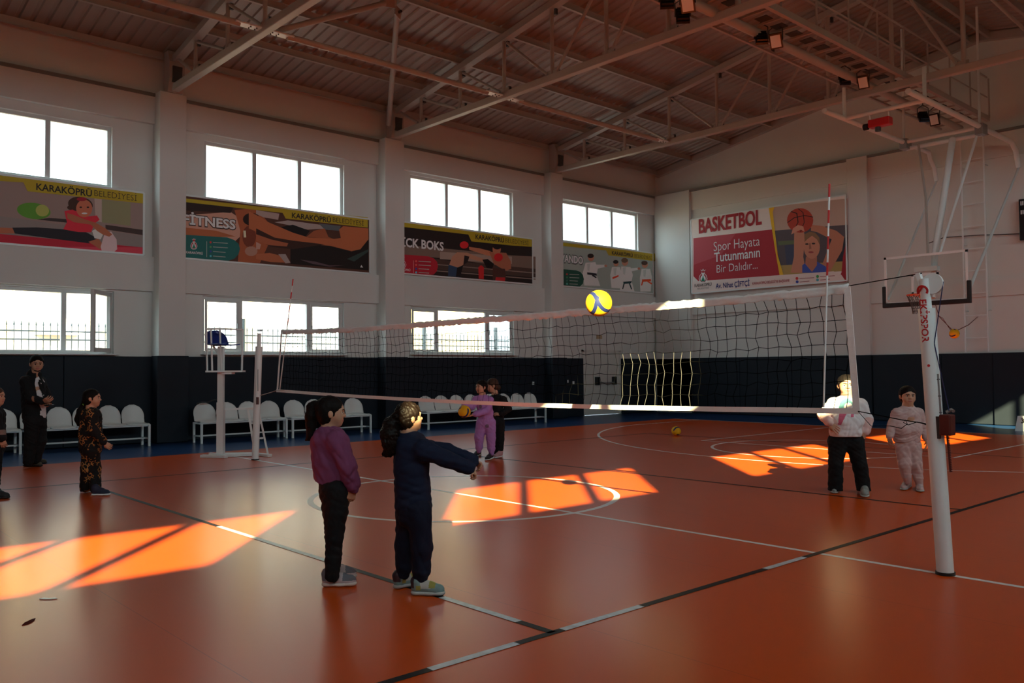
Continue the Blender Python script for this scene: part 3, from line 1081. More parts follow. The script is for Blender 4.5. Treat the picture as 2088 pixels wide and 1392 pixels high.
# antennae
for (ya, za, yb, zb, lab, dx) in ((-4.583, 1.173, -4.668, 2.955, 'red and white net antenna rising near the thick right post', -.02), (4.69, 1.19, 4.245, 2.935, 'thin leaning net antenna at the far left end of the net', -.02)):
    t = thing('net_antenna', (dx, ya, za), lab, 'antenna', 'net antennae')
    a, b = np.array([dx, ya, za]), np.array([dx, yb, zb])
    zt = (2.12 - za) / (zb - za)
    rr = .0075 if ya < 0 else .008
    MB().tube([a, b], rr, 8).build('white_rod', M['white_metal'], t)
    for i in range(1, 8, 2):
        MB().tube([a + (b - a) * (zt + (1 - zt) * i / 8), a + (b - a) * (zt + (1 - zt) * (i + 1) / 8)], rr * 1.12, 8).build('red_band', M['red'], t)
# cords that tie the net to the posts
tn = MB()
tn.tube([(0, -4.80, 2.13), (0, _py := -5.36, 2.235 - .055)], .004, 6)
tag(tn.build('net_cable', M['cord']), 'dark cable stretched from the net top to the thick right post', 'cable')
mb = MB()
A, B = np.array([-.01, -4.86, 1.15]), at(1908, 885, 'x', -.05)
mid = (A + B) / 2
mb.tube([A, at(1800, 848, 'x', -.01), at(1840, 856, 'x', -.01), at(1880, 862, 'x', -.02), at(1906, 868, 'x', -.03)], .004, 6)
mb.tube([A, at(1776, 868, 'x', -.01), at(1815, 868, 'x', -.01)], .0025, 6)
lp = [at(1815 + 0, 868, 'x', -.01), at(1838, 873, 'x', -.02), at(1850, 864, 'x', -.02), at(1846, 856, 'x', -.02), at(1842, 861, 'x', -.02), at(1852, 866, 'x', -.02), at(1870, 860, 'x', -.02), at(1890, 866, 'x', -.03), at(1904, 862, 'x', -.03), at(1896, 872, 'x', -.03), at(1906, 880, 'x', -.03)]
mb.tube(lp, .003, 6)
mb.tube([at(1898, 868, 'x', -.03), at(1904, 890, 'x', -.03), at(1900, 905, 'x', -.03), at(1902, 925, 'x', -.03)], .004, 6)
tag(mb.build('net_rope', M['cord']), 'knotted dark cord tying the net bottom to the right post', 'cord')
mb = MB()
mb.tube([(0, 4.81, 1.18), at(545, 802, 'x', -.03), at(530, 806, 'x', -.05)], .006, 6)
mb.tube([(0, 4.81, 1.18), at(580, 795, 'x', -.03)], .006, 6)
tag(mb.build('net_rope', M['pale_cord']), 'pale cord tying the net bottom to the left post', 'cord')
tag(MB().tube([tuple(at(584, 676, 'x', -.02)), tuple(at(577, 745, 'x', -.03)), tuple(at(571, 795, 'x', -.03))], .005, 6).build('side_rope', M['pale_cord']),
    'pale rope hanging beside the left side tape of the net', 'rope')


# ------------------------------------------------------------------ balls: yellow and navy panels
def ball_mat(name):
    m = bpy.data.materials.new(name)
    m.use_nodes = True
    nt = m.node_tree
    N, Lk = nt.nodes, nt.links
    b = N['Principled BSDF']
    b.inputs['Roughness'].default_value = .62
    b.inputs['Specular IOR Level'].default_value = .2
    tc = N.new('ShaderNodeTexCoord')
    sx = N.new('ShaderNodeSeparateXYZ')
    Lk.new(tc.outputs['Object'], sx.inputs[0])

    def mt(op, a, bb=None):
        n = N.new('ShaderNodeMath'); n.operation = op
        for i, q in enumerate((a, bb)):
            if q is None:
                continue
            if isinstance(q, (int, float)):
                n.inputs[i].default_value = q
            else:
                Lk.new(q, n.inputs[i])
        return n.outputs[0]
    # curved navy bands: three families of swirled great strips
    bands = []
    for (u, v, w) in (('X', 'Y', 'Z'), ('Y', 'Z', 'X'), ('Z', 'X', 'Y')):
        bend = mt('MULTIPLY', mt('MULTIPLY', sx.outputs[v], sx.outputs[w]), 5.0)
        d = mt('ABSOLUTE', mt('ADD', sx.outputs[u], bend))
        bands.append(mt('MULTIPLY', mt('LESS_THAN', d, .017), mt('GREATER_THAN', sx.outputs[v], -.03)))
    k = mt('MINIMUM', mt('ADD', mt('ADD', bands[0], bands[1]), bands[2]), 1.0)
    mx = N.new('ShaderNodeMix'); mx.data_type = 'RGBA'
    mx.inputs[6].default_value = (0.80, 0.43, 0.012, 1)
    mx.inputs[7].default_value = (0.012, 0.022, 0.10, 1)
    Lk.new(k, mx.inputs[0])
    Lk.new(mx.outputs[2], b.inputs['Base Color'])
    return m


M['ball'] = ball_mat('volleyball_leather')


def ball(c, r, rot, label):
    mb = MB().sphere((0, 0, 0), r, 36)
    o = mb.build('volleyball', M['ball'])
    o.location = tuple(float(q) for q in c)
    o.rotation_euler = rot
    return tag(o, label, 'ball', 'yellow and blue volleyballs')


ball(atd(1221, 618, 6.85), .106, (0.3, 0.9, 2.4), 'sunlit yellow volleyball in the air in front of the net')
_b = at(1379, 888, 'z', 0)
ball((_b[0], _b[1], .105), .105, (1.0, .4, .2), 'dull yellow volleyball lying on the far court floor')
hb = atd(1946, 680, 19.4)
ball(hb, .11, (.2, 1.1, .5), 'yellow ball hung between two cords under the backboard')
mb = MB()
mb.tube([hb + [0, .05, .09], at(1915, 645, 'x', hb[0] - .3), at(1908, 622, 'x', 13.4)], .008, 6)
mb.tube([hb + [0, .08, .08], at(1922, 648, 'x', hb[0] - .3), at(1912, 643, 'x', 13.6)], .006, 6)
mb.tube([hb + [0, -.08, .08], at(1975, 662, 'x', hb[0] + .3), at(1993, 646, 'x', 16.85)], .009, 6)
tag(mb.build('hanging_cord', M['winch']), 'dark red cords holding the hung yellow ball', 'cord')

# ------------------------------------------------------------------ benches of white bucket seats
def bucket_seat(mb, x, y, w=.47):
    """moulded seat: pan and high rounded back, facing the court (towards -y)"""
    nu, nv = 14, 16
    v = []
    for j in range(nv + 1):
        t = j / nv
        for i in range(nu + 1):
            s = -1 + 2 * i / nu
            if t < .42:                                   # pan from the front lip to the crease
                q = t / .42
                yy = y - .23 + .40 * q
                half = w / 2 * (.94 + .06 * math.sin(q * 2.4))
                zz = .455 + .018 * s * s * (1 - .4 * q) - .02 * math.sin(q * 3.0) - (.035 * (1 - q * 4) if q < .25 else 0)
                xx = x + half * s
            else:                                         # back
                q = (t - .42) / .58
                ht = .37 * q
                half = w / 2 * math.sqrt(max(0.0, 1 - max(0, (q - .35) / .66) ** 2.3)) * (.98 if q < .35 else 1)
                half = max(half, .012)
                xx = x + half * s
                yy = y + .17 + .085 * q + .045 * (1 - q) * 0 - .05 * s * s * (1 - q * .6)
                zz = .455 + ht + .0
            v.append((xx, yy, zz))
    f = []
    for j in range(nv):
        for i in range(nu):
            a = j * (nu + 1) + i
            f.append((a, a + 1, a + nu + 2, a + nu + 1))
    mb.add(v, f, 0, True)
    return mb


def bench(x0, n, y, label, pitch=.492):
    t = thing('seat_bench', (x0, y, 0), label, 'bench', 'benches of white seats along the window wall')
    L = n * pitch
    for i in range(n):
        o = bucket_seat(MB(), x0 + pitch * (i + .5), y, pitch * .97).build('seat', M['seat_white'], t)
        s = o.modifiers.new('shell', 'SOLIDIFY'); s.thickness = .012; s.offset = 0
    for dy in (-.19, .15):
        MB().obox((x0, y + dy, .415), (x0 + L, y + dy, .415), .035, .035).build('seat_rail', M['white_metal'], t)
    for x in (x0 + .03, x0 + L - .03):
        for dy in (-.21, .19):
            MB().obox((x, y + dy, 0), (x, y + dy, .43), .042, .042, up=(1, 0, 0)).build('leg', M['white_metal'], t)
        MB().obox((x, y - .21, .41), (x, y + .19, .41), .035, .03).build('end_bar', M['white_metal'], t)
        MB().obox((x, y - .19, .15), (x, y + .17, .15), .03, .03).build('end_bar', M['white_metal'], t)
    MB().obox((x0 + .03, y - .02, .15), (x0 + L - .03, y - .02, .15), .03, .03).build('stretcher', M['white_metal'], t)
    return t


bench(-4.62, 4, 9.95, 'white seat bench behind the man, cut by the left edge', .51)
bench(-2.55, 5, 9.95, 'white seat bench behind the child in the patterned tracksuit', .455)
bench(.62, 4, 9.66, 'white seat bench behind the referee stand', .492)
bench(2.66, 4, 9.62, 'white seat bench behind the girl in the purple sweatshirt', .522)
bench(6.25, 4, 9.42, 'white seat bench behind the ponytail of the girl in navy', .495)
bench(8.32, 4, 9.32, 'farthest white seat bench, behind the girl in black', .49)

# things left on a bench seat
_s = np.array([1.42, 9.62, .46])
t = thing('water_bottle', (1.32, 9.75, .47), 'blue-capped water bottle standing on a bench seat', 'bottle')
mb = MB()
prof = [(.0, .0), (.032, .0), (.034, .03), (.033, .15), (.026, .19), (.014, .215), (.014, .23)]
bp_ = at(448, 822, 'y', 9.60)
for k in range(len(prof) - 1):
    pass
mb.tube([(bp_[0], 9.60, .475 + z) for r_, z in prof[1:]], [r_ for r_, z in prof[1:]], 14)
mb.build('body', M['blue_seat'], t)
MB().tube([(bp_[0], 9.60, .705), (bp_[0], 9.60, .735)], .018, 12).build('cap', M['white_metal'], t)
mb = MB().tube([(bp_[0] - .45, 9.70, .82), (bp_[0] - .32, 9.74, .845), (bp_[0] - .2, 9.73, .84), (bp_[0] - .12, 9.70, .875), (bp_[0] - .03, 9.66, .89)], .014, 8)
tag(mb.build('bag_strap', M['black']), 'black strap lying over a white seat back', 'strap')

# ------------------------------------------------------------------ referee stand
RX, RY = -.16, 6.30
rs = thing('referee_stand', (RX, RY, 0), 'white steel referee stand with blue seat beside the far post', 'referee stand')
bp0 = at(450, 932, 'z', 0)
RX, RY = bp0[0], bp0[1]
Dn = depth_of(bp0)
R2 = RT * np.array([1, 1, 0]); R2 = unit(R2)
F2 = FW * np.array([1, 1, 0]); F2 = unit(F2)
pxm = Dn / FPX
q_ = lambda dx, z, dd=0.0: np.array([RX, RY, 0]) + R2 * dx + F2 * dd + np.array([0, 0, z])
hz = lambda py: (932 - py) * pxm
MB().obox(q_(0, 0), q_(0, hz(820)), .115, .115, up=tuple(F2)).build('lower_post', WM, rs)
MB().obox(q_(.0, hz(820)), q_(0.0, hz(706)), .095, .095, up=tuple(F2)).build('upper_post', WM, rs)
for a, b in ((q_(-.33, .025, .0), q_(.15, .025, -.16)), (q_(-.30, .025, .28), q_(.50, .025, .34)), (q_(.0, .03, .0), q_(.62, .03, .18)), (q_(.50, .025, .30), q_(.86, .025, -.02))):
    MB().obox(a, b, .09, .045).build('foot_bar', WM, rs)
MB().obox(q_(.44, hz(833), .1), q_(.56, .04, .12), .032, .032).build('ladder_rail', WM, rs)
MB().obox(q_(.62, hz(833), .1), q_(.78, .04, .14), .032, .032).build('ladder_rail', WM, rs)
MB().obox(q_(.0, hz(835), .05), q_(.64, hz(833), .1), .035, .035).build('ladder_brace', WM, rs)
for z0, a, b in ((hz(864), .475, .655), (hz(895), .51, .70)):
    MB().obox(q_(a, z0, .11), q_(b, z0, .12), .03, .03).build('rung', WM, rs)
MB().obox(q_(-.22, hz(757), -.05), q_(.40, hz(757), .0), .25, .03).build('footrest', WM, rs)
MB().obox(q_(.05, hz(761), -.02), q_(.22, hz(761), -.02), .18, .03).build('footrest_bracket', WM, rs)
for dx, dd in ((-.215, -.12), (-.115, -.18), (.045, -.2), (.345, .1)):
    MB().tube([q_(dx, hz(757), dd * .6), q_(dx, hz(671), dd)], .017, 8).build('cage_bar', WM, rs)
mb = MB().tube([q_(-.215, hz(671), -.12), q_(-.115, hz(671), -.18), q_(.045, hz(671), -.2), q_(.345, hz(671), .1)], .016, 8)
mb.build('cage_rail', WM, rs)
MB().tube([q_(-.14, hz(705), 0), q_(0.0, hz(728), 0)], .02, 8).build('seat_brace', WM, rs)
# blue bucket seat: pan pointing right, back to the left
mb = MB()
nu, nv = 12, 16
v = []
for j in range(nv + 1):
    t_ = j / nv
    for i in range(nu + 1):
        s = -1 + 2 * i / nu
        if t_ < .45:
            q = t_ / .45
            along, z = .26 - .42 * q, hz(704) + .02 * s * s
            half = .21
        else:
            q = (t_ - .45) / .55
            along, z = -.16 - .10 * q + .09 * s * s * (1 - q * .5), hz(704) + .27 * q
            half = max(.015, .21 * math.sqrt(max(0, 1 - max(0, (q - .4) / .62) ** 2.4)))
        v.append(q_(along * .78 + half * s * .62, z, -along * .62 + half * s * .78))
f = [(j * (nu + 1) + i, j * (nu + 1) + i + 1, (j + 1) * (nu + 1) + i + 1, (j + 1) * (nu + 1) + i) for j in range(nv) for i in range(nu)]
mb.add(v, f, 0, True)
o = mb.build('seat', M['blue_seat'], rs)
s = o.modifiers.new('shell', 'SOLIDIFY'); s.thickness = .02; s.offset = 0

# distance marker block with 30 on it, cut by the right edge
bp_ = at(2086, 879, 'z', 0)
t = thing('number_block', bp_, 'white number block standing by the back wall at the right edge', 'marker')
nrm = unit((CAM - bp_) * np.array([1, 1, 0]))
sd = np.cross((0, 0, 1), nrm)
w0, w1, hh = .26, .20, .34
c = bp_ + sd * (.26 - .16)
MB().prism([(-w0, 0), (w0, 0), (w1, hh), (-w1, hh)], c - nrm * .15, sd, (0, 0, 1), nrm, .15).build('block', M['white_metal'], t)
v, f = text_faces('30', .15, .004)
MB().add([c + sd * (p[0] - .14) + np.array([0, 0, 1]) * (p[1] + .185) + nrm * .003 for p in v], f).build('black_numeral', M['black'], t)

# small white hooks and switches on the padding
for px, lab in (((1087, 781), 'small white hook on the padding above the far bench'), ((1157, 777), 'tiny red and white tag on the padding left of the door'), ((1169, 780), 'white switch on the padding just left of the door')):
    c = at(*px, 'y', 10.49)
    tag(MB().box(c[0] - .035, c[0] + .035, 10.475, 10.499, c[2] - .045, c[2] + .045).build('wall_tag', M['white_metal']), lab, 'tag')
c = at(1222, 687, 'y', 10.6)
tag(MB().box(c[0] - .12, c[0] + .12, 10.585, 10.618, c[2] - .06, c[2] + .06).build('door_sign', mat('faded_sign', (.45, .34, .20), .6)), 'small faded tan sign on the wall above the door', 'sign')
# shreds lying in the foreground
c = at(98, 1221, 'z', 0)
mb = MB()
mb.prism([(-.055, -.01), (-.01, -.018), (.03, -.010), (.06, .006), (.04, .016), (.0, .008), (-.035, .014)], (c[0], c[1], .002), (.7, -.7, 0), (.7, .7, 0), (0, 0, 1), .004)
tag(mb.build('paper_scrap', M['white_metal']), 'torn white paper scrap on the floor at the lower left', 'scrap')
c = at(60, 1268, 'z', 0)
mb = MB()
mb.prism([(-.09, -.014), (-.02, -.022), (.07, -.008), (.09, .006), (.02, .02), (-.06, .014)], (c[0], c[1], .0015), unit((.55, .8, 0)) * .8, unit((.8, -.55, 0)), (0, 0, 1), .002)
struct(mb.build('worn_floor_patch', mat('bare_floor_patch', (.10, .008, .006), .8, spec=.05), fl))
del fl['kind']; struct(fl)
# ------------------------------------------------------------------ printed banners on the walls
KI = [3.0]


def pc(r, g, b, k=None):
    k = KI[0] if k is None else k
    return tuple(min(.92, c * k) for c in lin(r, g, b))


_inks = {}


def ink(*rgb):
    key = (*rgb, KI[0])
    if key not in _inks:
        _inks[key] = mat('printed_ink', pc(*rgb), .55, spec=.3)
    return _inks[key]


def ell_px(cx, cy, rx, ry, n=20, rot=0.0):
    out = []
    for q in np.linspace(0, 2 * math.pi, n, endpoint=False):
        x, y = rx * math.cos(q), ry * math.sin(q)
        out.append((cx + x * math.cos(rot) - y * math.sin(rot), cy + x * math.sin(rot) + y * math.cos(rot)))
    return out


class Print:
    """a flat sheet on plane ax = val; outlines are laid on it layer by layer"""
    def __init__(self, ax, val, towards):
        self.ax, self.val, self.n = ax, val, np.asarray(towards, float)
        self.k = 0
        self.mb = MB()
        self.mats = []

    def mi(self, m):
        if m not in self.mats:
            self.mats.append(m)
        return self.mats.index(m)

    def p(self, px):
        return at(px[0], px[1], self.ax, self.val)

    def poly(self, pts, m, conv=None):
        self.k += 1
        h = self.n * (.0004 * self.k)
        v = [(conv or self.p)(q) + h for q in pts]
        a = np.zeros(3)
        for i in range(len(v)):
            a += np.cross(v[i], v[(i + 1) % len(v)])
        idx = tuple(range(len(v)))
        if a @ self.n < 0:
            idx = idx[::-1]
        self.mb.add(v, [idx], self.mi(m))
        return self

    def text(self, s, bl, br, tl, bold, shear=0.0, lift=None, fit=True):
        """lettering between baseline points bl and br, cap height up to tl; returns verts, faces"""
        v, f = text_faces(s, 1.0, bold, shear=shear)
        w0, w1 = v[:, 0].min(), v[:, 0].max()
        cap = .70
        a, b, c = self.p(bl), self.p(br), self.p(tl)
        b = b.copy(); b[2] = a[2] = (a[2] + b[2]) / 2
        ex = (b - a) / (w1 - w0)
        ey = np.array([0, 0, (c[2] - a[2]) / cap])
        h = self.n * (.0004 * (self.k + 3) if lift is None else lift)
        return [a + ex * (q[0] - w0) + ey * q[1] + h for q in v], f


def banner(label, ax, val, towards, x0, x1, z0, z1, base):
    """white aluminium edge with a printed sheet inside; returns thing and Print"""
    t = thing('sports_banner', (x0, val, z0) if ax == 'y' else (val, x0, z0), label, 'banner', 'printed sports banners')
    n = np.asarray(towards, float)
    w = .04
    mb = MB()
    V = (lambda u, z: np.array([u, val, z])) if ax == 'y' else (lambda u, z: np.array([val, u, z]))
    for a, b in ((V(x0, z0), V(x1, z0)), (V(x0, z1), V(x1, z1)), (V(x0, z0), V(x0, z1)), (V(x1, z0), V(x1, z1))):
        mb.obox(a, b, .03, w, up=tuple(np.cross(n, unit(b - a))))
    mb.build('edge_frame', M['white_metal'], t)
    p = Print(ax, val, towards)
    p.poly([(x0, z0), (x1, z0), (x1, z1), (x0, z1)], ink(*base), conv=lambda q: V(*q))
    return t, p, V


dlift = lambda p: .0004 * (p.k + 8)


def letters(name, m, parts, parent):
    mb = MB()
    for v, f in parts:
        mb.add(v, f)
    return mb.build(name, m, parent)


Z5 = lambda pts: [(x / 4, y / 4 + 348) for x, y in pts]
Z6 = lambda pts: [(x / 4 + 522, y / 4 + 348) for x, y in pts]
Z7 = lambda pts: [(x / 4 + 1044, y / 4 + 348) for x, y in pts]
Z8 = lambda pts: [(x / 4 + 1566, y / 4 + 348) for x, y in pts]
BYP = 10.565
INK_BLACK = ink(28, 26, 24)
YEL = ink(122, 108, 26)
SKIN = ink(122, 72, 52)


def emblem(p, c, s):
    """crowned drop outline with a green spire inside"""
    cx, cy = c
    out = [(-.5, .1), (-.42, -.25), (-.18, -.55), (-.16, -.8), (-.3, -1.0), (-.1, -.9), (0, -1.12), (.1, -.9), (.3, -1.0), (.16, -.8), (.18, -.55), (.42, -.25), (.5, .1), (.42, .42), (.2, .6), (-.2, .6), (-.42, .42)]
    p.poly([(cx + x * s * 1.18, cy + (y + .2) * s * 1.12 - .2 * s) for x, y in out], ink(190, 180, 172))
    p.poly([(cx + x * s, cy + y * s) for x, y in out], ink(120, 26, 30))
    p.poly([(cx + x * s * .74, cy + (y * .74 + .08) * s) for x, y in out], ink(190, 180, 172))
    p.poly([(cx - .28 * s, cy + .5 * s), (cx - .08 * s, cy), (cx, cy - .4 * s), (cx + .08 * s, cy), (cx + .28 * s, cy + .5 * s)], ink(20, 84, 66))


def badge_lines(p, x0, y0, dy, L, cols, slope):
    for k, c in enumerate(cols):
        yy = y0 + dy * k
        p.poly(ell_px(x0, yy, 2.2, 2.2, 10), ink(*c))
        p.poly([(x0 + 5, yy - .7), (x0 + 5 + L * (1 - .15 * (k > 1)), yy - .7 + slope), (x0 + 5 + L * (1 - .15 * (k > 1)), yy + .8 + slope), (x0 + 5, yy + .8)], ink(110, 118, 114))


# --- girl stretching
t, p, V = banner('wide banner with a girl in red stretching on a mat, leftmost on the window wall', 'y', BYP, (0, -1, 0), -5.1, -.16, 3.96, 5.28, (104, 90, 86))
p.poly(Z5([(0, 370), (1165, 530), (1165, 680), (0, 610)]), ink(96, 90, 88))
p.poly(Z5([(825, 235), (1065, 260), (1065, 450), (825, 420)]), ink(98, 98, 74))
p.poly(Z5([(770, 225), (830, 232), (830, 420), (780, 410)]), ink(128, 116, 110))
p.poly(Z5([(860, 440), (1165, 482), (1165, 525), (860, 478)]), ink(46, 36, 34))
p.poly(Z5([(400, 385), (560, 395), (560, 425), (300, 398)]), ink(40, 32, 32))
p.poly(Z5(ell_px(275, 328, 138, 66, 24, .12)), ink(62, 104, 34))
p.poly(Z5(ell_px(345, 325, 55, 48, 18, .2)), ink(118, 124, 62))
p.poly(Z5([(-900, 440), (0, 515), (1165, 625), (1165, 682), (-900, 560)]), ink(128, 22, 38))
p.poly(Z5([(520, 620), (1165, 625), (1165, 682), (800, 660)]), ink(142, 44, 58))
p.poly(Z5([(-900, 380), (0, 463), (105, 468), (120, 512), (0, 512), (-900, 430)]), SKIN)
p.poly(Z5([(100, 464), (300, 462), (530, 478), (700, 500), (810, 560), (725, 592), (480, 560), (120, 512)]), ink(22, 20, 26))
p.poly(Z5([(720, 580), (800, 552), (840, 600), (815, 640)]), SKIN)
p.poly(Z5([(820, 620), (850, 520), (905, 495), (950, 560), (955, 640), (930, 662), (830, 655)]), ink(150, 134, 136))
p.poly(Z5([(750, 490), (790, 470), (840, 520), (820, 560), (770, 550)]), ink(165, 150, 148))
p.poly(Z5([(525, 330), (600, 315), (700, 375), (790, 365), (812, 400), (770, 430), (742, 502), (640, 500), (515, 478), (545, 420)]), ink(148, 30, 44))
p.poly(Z5(ell_px(655, 275, 102, 62, 22, .15)), ink(46, 28, 20))
p.poly(Z5(ell_px(575, 300, 28, 20, 12)), ink(46, 28, 20))
p.poly(Z5(ell_px(686, 308, 66, 72, 22)), ink(136, 78, 58))
p.poly(Z5(ell_px(665, 232, 42, 16, 12)), ink(110, 20, 34))
for ex in (658, 716):
    p.poly(Z5(ell_px(ex, 298, 11, 6, 10)), ink(24, 16, 14))
p.poly(Z5(ell_px(688, 348, 24, 7, 12)), ink(190, 160, 150))
p.poly(Z5([(545, 345), (600, 360), (700, 400), (780, 425), (860, 470), (915, 520), (890, 538), (840, 522), (790, 490), (740, 440), (600, 420), (550, 390)]), SKIN)
p.poly(Z5([(-900, -90), (1170, 180), (1168, 268), (225, 168), (190, 95), (0, 85), (-900, -20)]), YEL)
p.mb.build('printed_sheet', p.mats, t)
letters('bold_lettering', INK_BLACK, [p.text('KARAKÖPRÜ', (73.5, 388), (187, 400), (73.5, 373.5), .022)], t)
letters('thin_lettering', INK_BLACK, [p.text('BELEDİYESİ', (192, 399.5), (279, 410), (192, 387), -.012)], t)

# --- fitness
t, p, V = banner('wide banner reading FİTNESS with a muscular arm, between the two nearest columns', 'y', BYP, (0, -1, 0), .50, 5.44, 3.96, 5.35, (56, 34, 27))
p.poly([(360, 440), (470, 432), (500, 452), (492, 480), (470, 500), (360, 480)], ink(140, 106, 92))
p.poly([(360, 462), (440, 470), (480, 482), (420, 484), (360, 478)], ink(122, 70, 44))
p.poly([(360, 405), (478, 420), (470, 434), (360, 428)], ink(30, 20, 18))
p.poly([(478, 428), (523, 424), (560, 470), (530, 536), (485, 534), (490, 470)], ink(116, 62, 38))
p.poly(ell_px(513, 447, 18, 13, 16), ink(26, 15, 13))
p.poly(ell_px(508, 482, 14, 22, 16), ink(84, 40, 26))
p.poly([(496, 470), (501, 470), (502, 484), (497, 484)], ink(180, 150, 130))
p.poly(ell_px(512, 512, 13, 10, 14), ink(120, 92, 80))
p.poly(Z6([(0, 320), (190, 350), (180, 400), (60, 380), (0, 352)]), ink(118, 106, 102))
p.poly(Z6([(150, 420), (260, 405), (520, 440), (600, 470), (420, 480), (300, 450)]), ink(116, 108, 106))
p.poly(Z6([(200, 460), (300, 440), (440, 490), (400, 540), (260, 500)]), ink(16, 13, 14))
p.poly(Z6([(510, 430), (690, 450), (680, 490), (560, 480)]), ink(62, 68, 72))
p.poly(Z6([(410, 540), (470, 490), (560, 470), (590, 540), (640, 560)]), ink(112, 62, 40))
p.poly(Z6([(0, 580), (40, 600), (30, 640), (0, 640)]), ink(132, 104, 94))
p.poly(Z6([(0, 680), (110, 670), (230, 700), (270, 750), (120, 745), (0, 720)]), ink(124, 72, 48))
p.poly(Z6([(180, 680), (240, 680), (280, 750), (240, 755)]), ink(112, 104, 102))
p.poly(Z6([(280, 620), (560, 600), (780, 660), (915, 540), (915, 812), (280, 760)]), ink(17, 13, 13))
p.poly(Z6([(360, 725), (480, 740), (600, 772), (720, 770), (600, 782), (460, 760)]), ink(62, 50, 56))
p.poly(Z6([(740, 720), (915, 640), (915, 660), (800, 740)]), ink(34, 46, 44))
p.poly(Z6([(-60, 330), (20, 370), (100, 420), (300, 505), (430, 545), (640, 556), (690, 548), (676, 480), (710, 452), (915, 470), (915, 560), (850, 640), (780, 656), (600, 612), (300, 585), (150, 565), (-60, 470)]), ink(126, 72, 46))
p.poly(Z6([(0, 470), (150, 545), (300, 570), (560, 600), (300, 640), (120, 620), (0, 560)]), ink(40, 24, 19))
p.poly(Z6([(0, 518), (120, 560), (262, 592), (250, 618), (100, 606), (0, 572)]), ink(118, 66, 44))
p.poly(Z6([(848, 788), (858, 768), (872, 790)]), ink(170, 165, 165))
p.poly([(360, 402.5), (522, 420.5), (749.5, 443), (749.5, 464), (582, 445.5), (576, 434), (522, 428), (360, 410)], YEL)
p.poly([(360, 477.5), (463, 484), (477, 489), (486, 497), (489, 507), (486, 518), (478, 527), (465, 531.5), (360, 527)], ink(23, 72, 70))
emblem(p, (395, 500), 12)
badge_lines(p, 429, 494, 9.3, 30, ((150, 40, 40), (60, 110, 70), (40, 50, 110), (60, 130, 140)), 2.0)
p.poly([(420.5, 492), (421.5, 492), (421.5, 524), (420.5, 524)], ink(120, 130, 126))
p.mb.build('printed_sheet', p.mats, t)
letters('bold_lettering', INK_BLACK, [p.text('KARAKÖPRÜ', (594.5, 446), (674, 452), (594.5, 433.5), .022)], t)
letters('thin_lettering', INK_BLACK, [p.text('BELEDİYESİ', (678, 453.5), (741, 460), (678, 442.5), -.012)], t)
letters('lettering_outline', ink(30, 22, 20), [p.text('FİTNESS', (371, 459.5), (481, 465.5), (371, 436), .06)], t)
letters('white_lettering', ink(196, 186, 180), [p.text('FİTNESS', (372.5, 458.5), (479.5, 464.5), (372.5, 437), .03, lift=dlift(p))], t)
letters('white_lettering', ink(180, 176, 170), [p.text('KARAKÖPRÜ', (379, 517), (413, 518.5), (379, 511.5), .02)], t)

# --- kick boxing
t, p, V = banner('wide dark banner reading KİCK BOKS with two boxers, between the second and third columns', 'y', BYP, (0, -1, 0), 6.32, 11.18, 4.03, 5.40, (26, 20, 19))
p.poly(Z6([(1150, 600), (1600, 640), (2088, 690), (2280, 700), (2280, 800), (2088, 790), (1600, 720), (1150, 680)]), ink(84, 70, 62))
p.poly(Z6([(1500, 660), (1640, 670), (2088, 700), (2088, 760), (1500, 720)]), ink(112, 98, 90))
p.poly(Z6([(1150, 690), (2280, 800), (2280, 870), (1150, 780)]), ink(50, 38, 34))
p.poly(Z6([(1470, 760), (2280, 830), (2280, 838), (1470, 768)]), ink(92, 80, 74))
p.poly(Z6([(1470, 812), (2280, 880), (2280, 888), (1470, 820)]), ink(92, 80, 74))
p.poly(Z6([(1600, 700), (1640, 665), (1725, 668), (1800, 700), (1880, 725), (1880, 752), (1760, 722), (1725, 710), (1700, 760), (1650, 792), (1575, 768)]), ink(128, 92, 74))
p.poly(Z6([(1700, 690), (1740, 700), (1725, 745), (1690, 770)]), ink(26, 18, 18))
p.poly(Z6([(1570, 765), (1655, 792), (1670, 830), (1655, 866), (1565, 858)]), ink(30, 46, 66))
p.poly(Z6([(1640, 790), (1690, 770), (1665, 862), (1630, 862)]), ink(16, 12, 13))
p.poly(Z6([(1845, 725), (1890, 720), (1940, 760), (1925, 800), (1880, 790)]), ink(16, 12, 12))
p.poly(Z6([(1735, 620), (1820, 632), (1910, 655), (1940, 700), (1880, 690), (1740, 645)]), ink(132, 84, 62))
p.poly(Z6(ell_px(1697, 605, 36, 30, 16)), ink(150, 26, 30))
p.poly(Z6([(1900, 660), (2040, 670), (2078, 740), (2080, 800), (2040, 815), (1990, 790), (1940, 760)]), ink(116, 70, 52))
p.poly(Z6([(1930, 790), (2030, 800), (2040, 890), (1930, 890)]), ink(52, 30, 26))
p.poly(Z6(ell_px(1962, 640, 34, 46, 18)), ink(126, 80, 60))
p.poly(Z6(ell_px(1966, 612, 38, 30, 16)), ink(20, 15, 16))
p.poly(Z6(ell_px(1976, 706, 36, 34, 16)), ink(140, 24, 28))
p.poly(Z6([(1955, 868), (2030, 870), (2030, 902), (1950, 898)]), ink(128, 24, 28))
p.poly(Z6([(1812, 785), (1858, 785), (1856, 884), (1815, 880)]), ink(140, 26, 28))
p.poly(Z6(ell_px(1835, 782, 14, 10, 10)), ink(140, 26, 28))
p.poly([(800, 450.5), (826, 453.5), (1044, 483), (1084, 488), (1084, 503), (1044, 500.5), (961, 492), (954.5, 478), (826, 463), (800, 460)], YEL)
p.poly([(800, 517), (873, 522.5), (884, 526.5), (891, 534), (892.5, 543), (890, 553), (884, 559.5), (870, 562), (800, 558)], ink(122, 22, 34))
emblem(p, (821, 538), 12)
